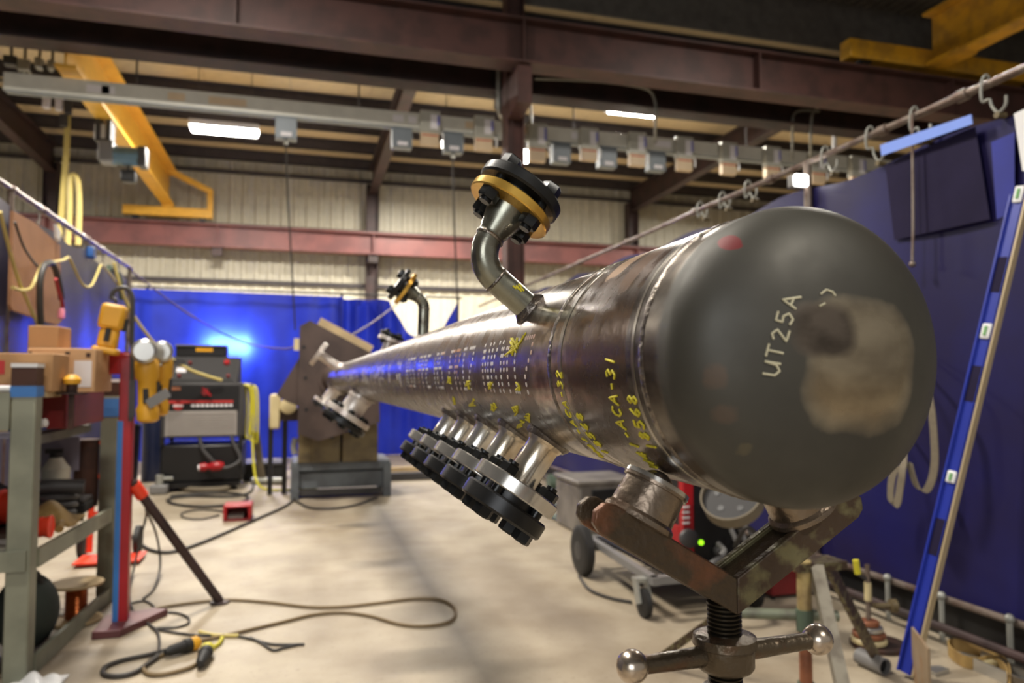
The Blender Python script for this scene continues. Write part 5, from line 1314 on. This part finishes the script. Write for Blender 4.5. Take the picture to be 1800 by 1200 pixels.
MB().box(1.965, 3.60, .30, 1.978, 4.2, .42).build('side_stripe', M['red'], ct_)
for k in range(4):
    MB().box(1.962, 3.545, .44+k*.028, 2.0, 3.551, .452+k*.028).build('front_letter', M['label'], ct_)
ld = at(1232, 953, Y=3.545)
MB().lathe(ld, (0,-1,0), [(0,.014),(.008,.013),(.012,.006)], 14).build('led_lamp', M['led'], ct_)
for px, py, r_ in ((1208, 945, .05), (1262, 968, .03)):
    q = at(px, py, Y=3.55); MB().lathe(q, (0,-1,0), [(0,r_),(.03,r_),(.04,r_*.7)], 18).build('knob', M['darkgrey'], ct_)
for k, (px, py0, py1) in enumerate(((1285,930,985),(1302,930,1000),(1318,932,990),(1262,955,975))):
    a = at(px, py0, Y=3.50); b = at(px+6, py1, Y=3.44)
    MB().tube([a, (a+b)/2+V((.01,-.03,0)), b], .014, 7).build('hose', M['midgrey'], ct_)
MB().tube([at(1240,1003,Y=3.3), at(1262,986,Y=3.3), at(1285,984,Y=3.32), at(1300,1000,Y=3.36)], .022, 8).build('hose_bend', M['darkgrey'], ct_)
tr = thing('welding_torch', 'small torch with pink ceramic cup hanging on the welder cart', 'torch', at(1340, 950, Y=3.3))
a, b = at(1330, 938, Y=3.3), at(1352, 955, Y=3.26)
MB().lathe(a, b-a, [(0,.012),(.03,.016),((b-a).length*.55,.018)], 14).build('body', M['bottle'], tr)
MB().lathe(a+(b-a)*.5, b-a, [(0,.018),((b-a).length*.45,.02),((b-a).length*.5,.014)], 14).build('ceramic_cup', M['pink'], tr)
MB().tube([a, a+V((-.05,.02,.03)), a+V((-.06,.1,-.08)), V((2.36, 3.5, .5))], .012, 7).build('hose', M['cableb'], tr)
# perforated round cover with beige rim
dc = at(1286, 872, Y=3.2); nrm = (CAM-dc).normalized()+V((-.55, 0, 1.15)); nrm.normalize()
rd = thing('round_cover', 'grey perforated round cover with a wide beige rim behind the jack stand', 'cover', dc)
mbx = MB().lathe(dc-nrm*.05, nrm, [(0,.150),(.07,.15),(.07,.142)], 36); mbx.f = mbx.f[:-2]; mbx.build('rim', M['strap'], rd)
MB().disc(dc-nrm*.02, nrm, .142, .012, .002, 32).build('face', M['console'], rd)
fa, fb = frame(nrm)
for k in range(5):
    w_ = 2*PI*k/5+.3; q = dc+(fa*math.cos(w_)+fb*math.sin(w_))*.08-nrm*.008
    MB().cyl(q, q+nrm*.003, .016, n=12).build('hole', M['black'], rd)
MB().bar(dc-nrm*.05, (2.2, 3.7, .78), .03, .03).build('bracket', M['darkgrey'], rd)
# pale tool crate with a dark hand slot further back
t = thing('tool_crate', 'pale grey crate with a dark hand slot on the floor behind the bottom nozzles', 'crate', (2.2, 5.6, 0))
a = at(1018, 850, Y=5.4); b = at(1122, 905, Y=5.4)
MB().box(a.x, 5.4, 0, b.x, 5.95, .40).build('body', M['crate'], t, bevel=.02)
MB().box(a.x+.1, 5.39, .24, a.x+.33, 5.405, .35).build('hand_slot', M['black'], t, bevel=.02)
MB().box(a.x-.015, 5.385, .385, b.x+.015, 5.965, .42).build('lid', M['crate'], t, bevel=.01)
for i, (pts, lab) in enumerate((([(962,880),(990,893),(1020,898),(1040,905),(1010,915),(975,905)], 'green hose bundle loop on the floor right of the bottom flanges'), ([(965,905),(1000,922),(1030,935),(1060,960)], 'thin green hose on the floor reaching the cart wheel'))):
    lead(pts, .018, 'green', lab, 'hose', 'hose')
lead([(968,862),(1000,866),(1040,876),(1080,890),(1100,905)], .014, 'galv', 'grey tube lying on the floor behind the bottom flanges', 'tube', 'tube')
p = at(985, 862, Z=0)
t = thing('pipe_fitting', 'small green and grey pipe fitting on the floor behind the bottom flanges', 'fitting', (p.x, p.y, 0))
MB().cyl((p.x-.14, p.y, .09), (p.x+.1, p.y-.02, .09), .09, n=18).build('barrel', M['green'], t)
MB().cyl((p.x+.1, p.y-.02, .09), (p.x+.2, p.y-.03, .09), .06, n=14).build('spigot', M['label'], t)
lead([(1018,1012),(1035,1035),(1070,1050),(1110,1058)], .009, 'cableb', 'black cable on the floor between the cart wheels')

# tripod stand standing behind the jack
C3 = at(1418, 1248, Z=0)
def z_at(py): return at(1415, py, Y=C3.y).z
tp = thing('tripod_stand', 'tall pipe stand of weathered tubes with slanting grey legs right of the jack stand', 'stand', (C3.x, C3.y, 0))
X3, Y3 = C3.x, C3.y
MB().cyl((X3, Y3, z_at(1076)), (X3, Y3, z_at(985)), .026, n=18).build('top_tube', mat('worn_yellow_tube', (176,156,104), .5, .2, rgb2=(140,120,84), nscale=14), tp)
MB().cyl((X3, Y3, z_at(1108)), (X3, Y3, z_at(1070)), .031, n=18).build('collar', M['green'], tp)
MB().cyl((X3, Y3, .1), (X3, Y3, z_at(1106)), .023, n=18).build('inner_tube', M['bronze'], tp)
MB().cyl((X3, Y3, .0), (X3, Y3, .1), .03, n=18).build('foot', M['green'], tp)
hz3 = z_at(1083)
MB().cyl((X3-.26, Y3+.12, hz3), (X3+.12, Y3-.03, hz3), .02, n=12).build('cross_tube', M['dulltube'], tp)
f1 = at(1508, 1330, Z=0); f2 = at(1548, 1172, Z=0)
t1 = at(1428, 992, Y=Y3); t2 = at(1452, 985, Y=Y3+.05)
MB().bar(V((t1.x, Y3-.02, t1.z)), f1, .045, .03).build('leg', mat('weathered_leg', (128,122,108), .5, .3, rgb2=(98,90,78), nscale=14, lo=.45, hi=.65), tp)
MB().bar(V((t2.x, Y3+.05, t2.z)), f2, .02, .045).build('leg', M['standgreen'], tp)
f3 = V((X3-.35, Y3+.55, 0))
MB().bar(V((X3-.01, Y3+.05, t1.z)), f3, .03, .03).build('leg', M['standgreen'], tp)
MB().box(X3-.04, Y3-.03, t1.z-.02, t2.x+.03, Y3+.08, t1.z+.01).build('head', M['standgreen'], tp)

# long blue level leaning on the curtain
Bl = at(1592, 1192, Z=0.003); Tl = at(1800, 318, X=2.85)
d = (Tl-Bl).normalized(); Ll = 2.0
vv = (CAM-(Bl+Tl)/2).normalized(); n0 = (vv-d*vv.dot(d)).normalized(); w0 = d.cross(n0)
if w0.dot(_R) < 0: w0 = -w0
ca, sa = math.cos(.55), math.sin(.55)
w1 = w0*ca+n0*sa; n1 = n0*ca-w0*sa
lv = thing('spirit_level', 'long blue spirit level leaning against the navy curtain at right', 'level', Bl)
o0 = Bl+d*.02
HB = .029
MB().obox(o0+d*Ll/2, d*Ll/2, w1*HB, n1*.006).build('web', M['lev_blue'], lv)
MB().obox(o0+d*Ll/2+w1*(HB+.003), d*Ll/2, w1*.004, n1*.016).build('right_edge', M['lev_tan'], lv)
MB().obox(o0+d*Ll/2-w1*(HB+.003), d*Ll/2, w1*.004, n1*.016).build('left_edge', M['lev_blue'], lv)
MB().obox(o0+d*(Ll/2)+w1*.016+n1*.008, d*Ll/2, w1*.0015, n1*.002).build('rib', M['lev_blue'], lv)
for py, h_ in ((838, .035), (585, .045), (330, .05)):
    best = min((abs((lambda q: 600-F*((q-CAM).dot(_U))/((q-CAM).dot(_F)))(o0+d*s_/200*Ll)-py), s_) for s_ in range(201))[1]
    c_ = o0+d*best/200*Ll
    vh = MB().obox(c_+n1*.011-w1*.002, d*h_*.72, w1*.019, n1*.006).build('vial_housing', M['white'], lv, bevel=.008)
    MB().cyl(c_+n1*.017-w1*.002-d*h_*.42, c_+n1*.017-w1*.002+d*h_*.42, .007, n=12).build('vial', M['glass'], vh)
for s_ in (.28, .60, .83):
    MB().obox(o0+d*Ll*s_+n1*.0066, d*.075, w1*.026, n1*.0012).build('hand_hole', M['navypatch'], lv, bevel=.001)
# floor odds at right
pl_ = [at(x, y, Y=2.25) for x, y in ((1604,1100),(1634,1136),(1650,1230),(1628,1250))]
b0 = at(1602, 1230, Z=0); 
sp_ = thing('steel_plate', 'tan mottled steel plate standing on edge at the foot of the level', 'plate', b0)
A0 = at(1634, 1250, Z=0); A1 = at(1604, 1195, Z=0)
hgt = at(1634, 1140, X=None, Y=A0.y).z
MB().prism([A0, A1, A1+V((0,0,at(1604,1102,Y=A1.y).z)), A0+V((0,0,hgt))], (.014, .003, 0)).build('plate', mat('mottled_plate', (150,130,104), .6, .1, rgb2=(150,112,74), nscale=9, lo=.5, hi=.62), sp_)
bl_ = [at(x, y, Z=.027) for x, y in ((1772,1205),(1768,1180),(1745,1162),(1718,1166),(1690,1160),(1668,1142),(1674,1132),(1705,1138),(1740,1150),(1768,1168),(1776,1190),(1774,1215))]
tag(MB().ribbon(bl_, (0,0,.05), .005).build('belt_loop', M['bag']), 'tan webbing belt loop standing on edge on the floor at lower right', 'belt')
a, b, c = at(1668, 1176, Z=0), at(1690, 1168, Z=0), at(1800, 1218, Z=0)
dd = (c-b).normalized(); pp = V((dd.y, -dd.x, 0)); pp = pp if pp.y < 0 else -pp
ch = thing('aluminium_channel', 'aluminium channel piece lying on the floor at the lower right corner', 'channel', (b.x, b.y, 0))
for k in (0, .10):
    MB().prism([b+pp*k, b+pp*k+dd*.5, b+pp*k+dd*.5+V((0,0,.05)), b+pp*k+V((0,0,.05))], pp*.008).build('flange', M['alu'], ch)
MB().prism([b+pp*.008, b+pp*.008+dd*.5, b+pp*.10+dd*.5, b+pp*.10], (0,0,.008)).build('web', M['darkgrey'], ch)
MB().prism([b+pp*.02+dd*.04+V((0,0,.009)), b+pp*.02+dd*.09+V((0,0,.009)), b+pp*.09+dd*.09+V((0,0,.009)), b+pp*.09+dd*.04+V((0,0,.009))], (0,0,.03)).build('insert', M['cream'], ch)
# grinding disc rod
gd = at(1528, 1138, Z=0)
t = thing('disc_stand', 'rod with stacked grinding discs on the floor before the floor rail', 'stand', (gd.x, gd.y, 0))
MB().disc((gd.x+.05, gd.y, 0), (0,0,1), .12, .022, .004, 28).build('base_disc', M['rusty'], t)
for k, (r_, z0, m_) in enumerate(((.075,.024,'cream'),(.07,.05,'bronze'),(.06,.076,'alu'),(.045,.10,'bronze'))):
    MB().disc((gd.x, gd.y, z0), (0,0,1), r_, .022, .004, 24).build('disc', M[m_], t)
zt_ = at(1519, 992, Y=gd.y).z
MB().cyl((gd.x, gd.y, .1), (gd.x-.0, gd.y, zt_), .011, n=10).build('rod', M['rail'], t)
MB().cyl((gd.x, gd.y, zt_-.16), (gd.x, gd.y, zt_-.08), .016, n=10).build('coupling', M['cream'], t)
yt0 = at(1504, 984, Y=gd.y); yt1 = at(1508, 1008, Y=gd.y)
MB().cyl(yt1, yt0, .014, n=10).build('yellow_grip', M['hoseyb'], t)
MB().bar(yt1, (gd.x, gd.y, yt1.z-.03), .012, .012).build('arm', M['darkgrey'], t)
wv_ = at(1540, 1050, Y=gd.y+.1)
MB().lathe((gd.x+.03, gd.y, wv_.z-.0), (1,-.3,0), [(0,.012),(.07,.012),(.075,.03),(.1,.03)], 16).build('valve_wheel', M['olive'], t)
ro = thing('red_tool_tray', 'low dark red tool tray on the floor by the curtain right of the jack stand', 'tray', (2.72, 3.75, 0))
MB().box(2.5, 3.55, .02, 2.72, 4.0, .16).build('tray', M['darkred'], ro, bevel=.01)
MB().box(2.49, 3.54, .15, 2.73, 4.01, .175).build('rim', M['red'], ro)
for x in (2.51, 2.69):
    for y in (3.56, 3.97): MB().box(x, y, 0, x+.02, y+.02, .02).build('foot', M['rubber'], ro)
po_ = at(1552, 1172, Z=.03)
t = thing('pipe_offcut', 'short dark-mouthed pipe offcut on the floor at the tripod leg', 'pipe', (po_.x, po_.y, 0))
a = at(1510, 1152, Z=.035); b = at(1556, 1172, Z=.035)
MB().lathe(a, b-a, [(0,.033),((b-a).length,.034),((b-a).length,.028),((b-a).length-.06,.028)], 20).build('wall', M['midgrey'], t)
MB().lathe(b-(b-a)*.15, b-a, [(0,.028),(.001,.028)], 16).build('bore', M['black'], t)
sc_ = at(1648, 1178, Z=.01)
t = thing('shiny_scrap', 'small shiny steel offcut on the floor behind the standing plate', 'scrap', (sc_.x, sc_.y, 0))
MB().prism([sc_+V((-.04,-.03,-.01)), sc_+V((.05,-.01,-.01)), sc_+V((.04,.03,-.01)), sc_+V((-.03,.04,-.01))], (0,0,.016)).build('offcut', M['alu'], t)
# beige lifting straps hanging beside the cap, hung from the right rail
def strap(pts, w_, label, X):
    return tag(MB().ribbon([at(p[0], p[1], X=X+(p[2] if len(p) > 2 else 0)) for p in pts], w_, .004).build('lifting_strap', M['strap']), label, 'strap')
strap([(1570,600,.10),(1612,650,.05),(1634,700),(1643,790),(1640,835),(1628,862),(1614,858),(1604,835),(1598,812)], (0,.04,.01), 'beige webbing strap hanging in a loop right of the domed cap', 2.78)
strap([(1548,700,.14),(1586,780,.06),(1586,826),(1582,856),(1578,880),(1572,888),(1566,880),(1566,856),(1570,832),(1578,818)], (0,.038,.02), 'small hanging loop of beige webbing under the right side of the cap', 2.74)
tag(MB().tube([V((-1.88, 9.45, 2.46)), at(300,530,Y=11.3), at(345,560,Y=11.6), at(400,590,Y=11.6), at(450,607,Y=10.8), at(500,613,Y=9), at(520,608,Y=7.62)], .012, 7).build('hose', M['redox']), 'thin dull red hose drooping across the blue curtain', 'hose')
tag(MB().tube([at(600,600,Y=7.72), at(620,588,Y=8.5), at(650,570,Y=10.2), at(680,548,Y=11.5), at(705,528,Y=12.12)], .012, 7).build('hose', M['redox']), 'thin hose rising to the curtain top above the far pipe', 'hose')
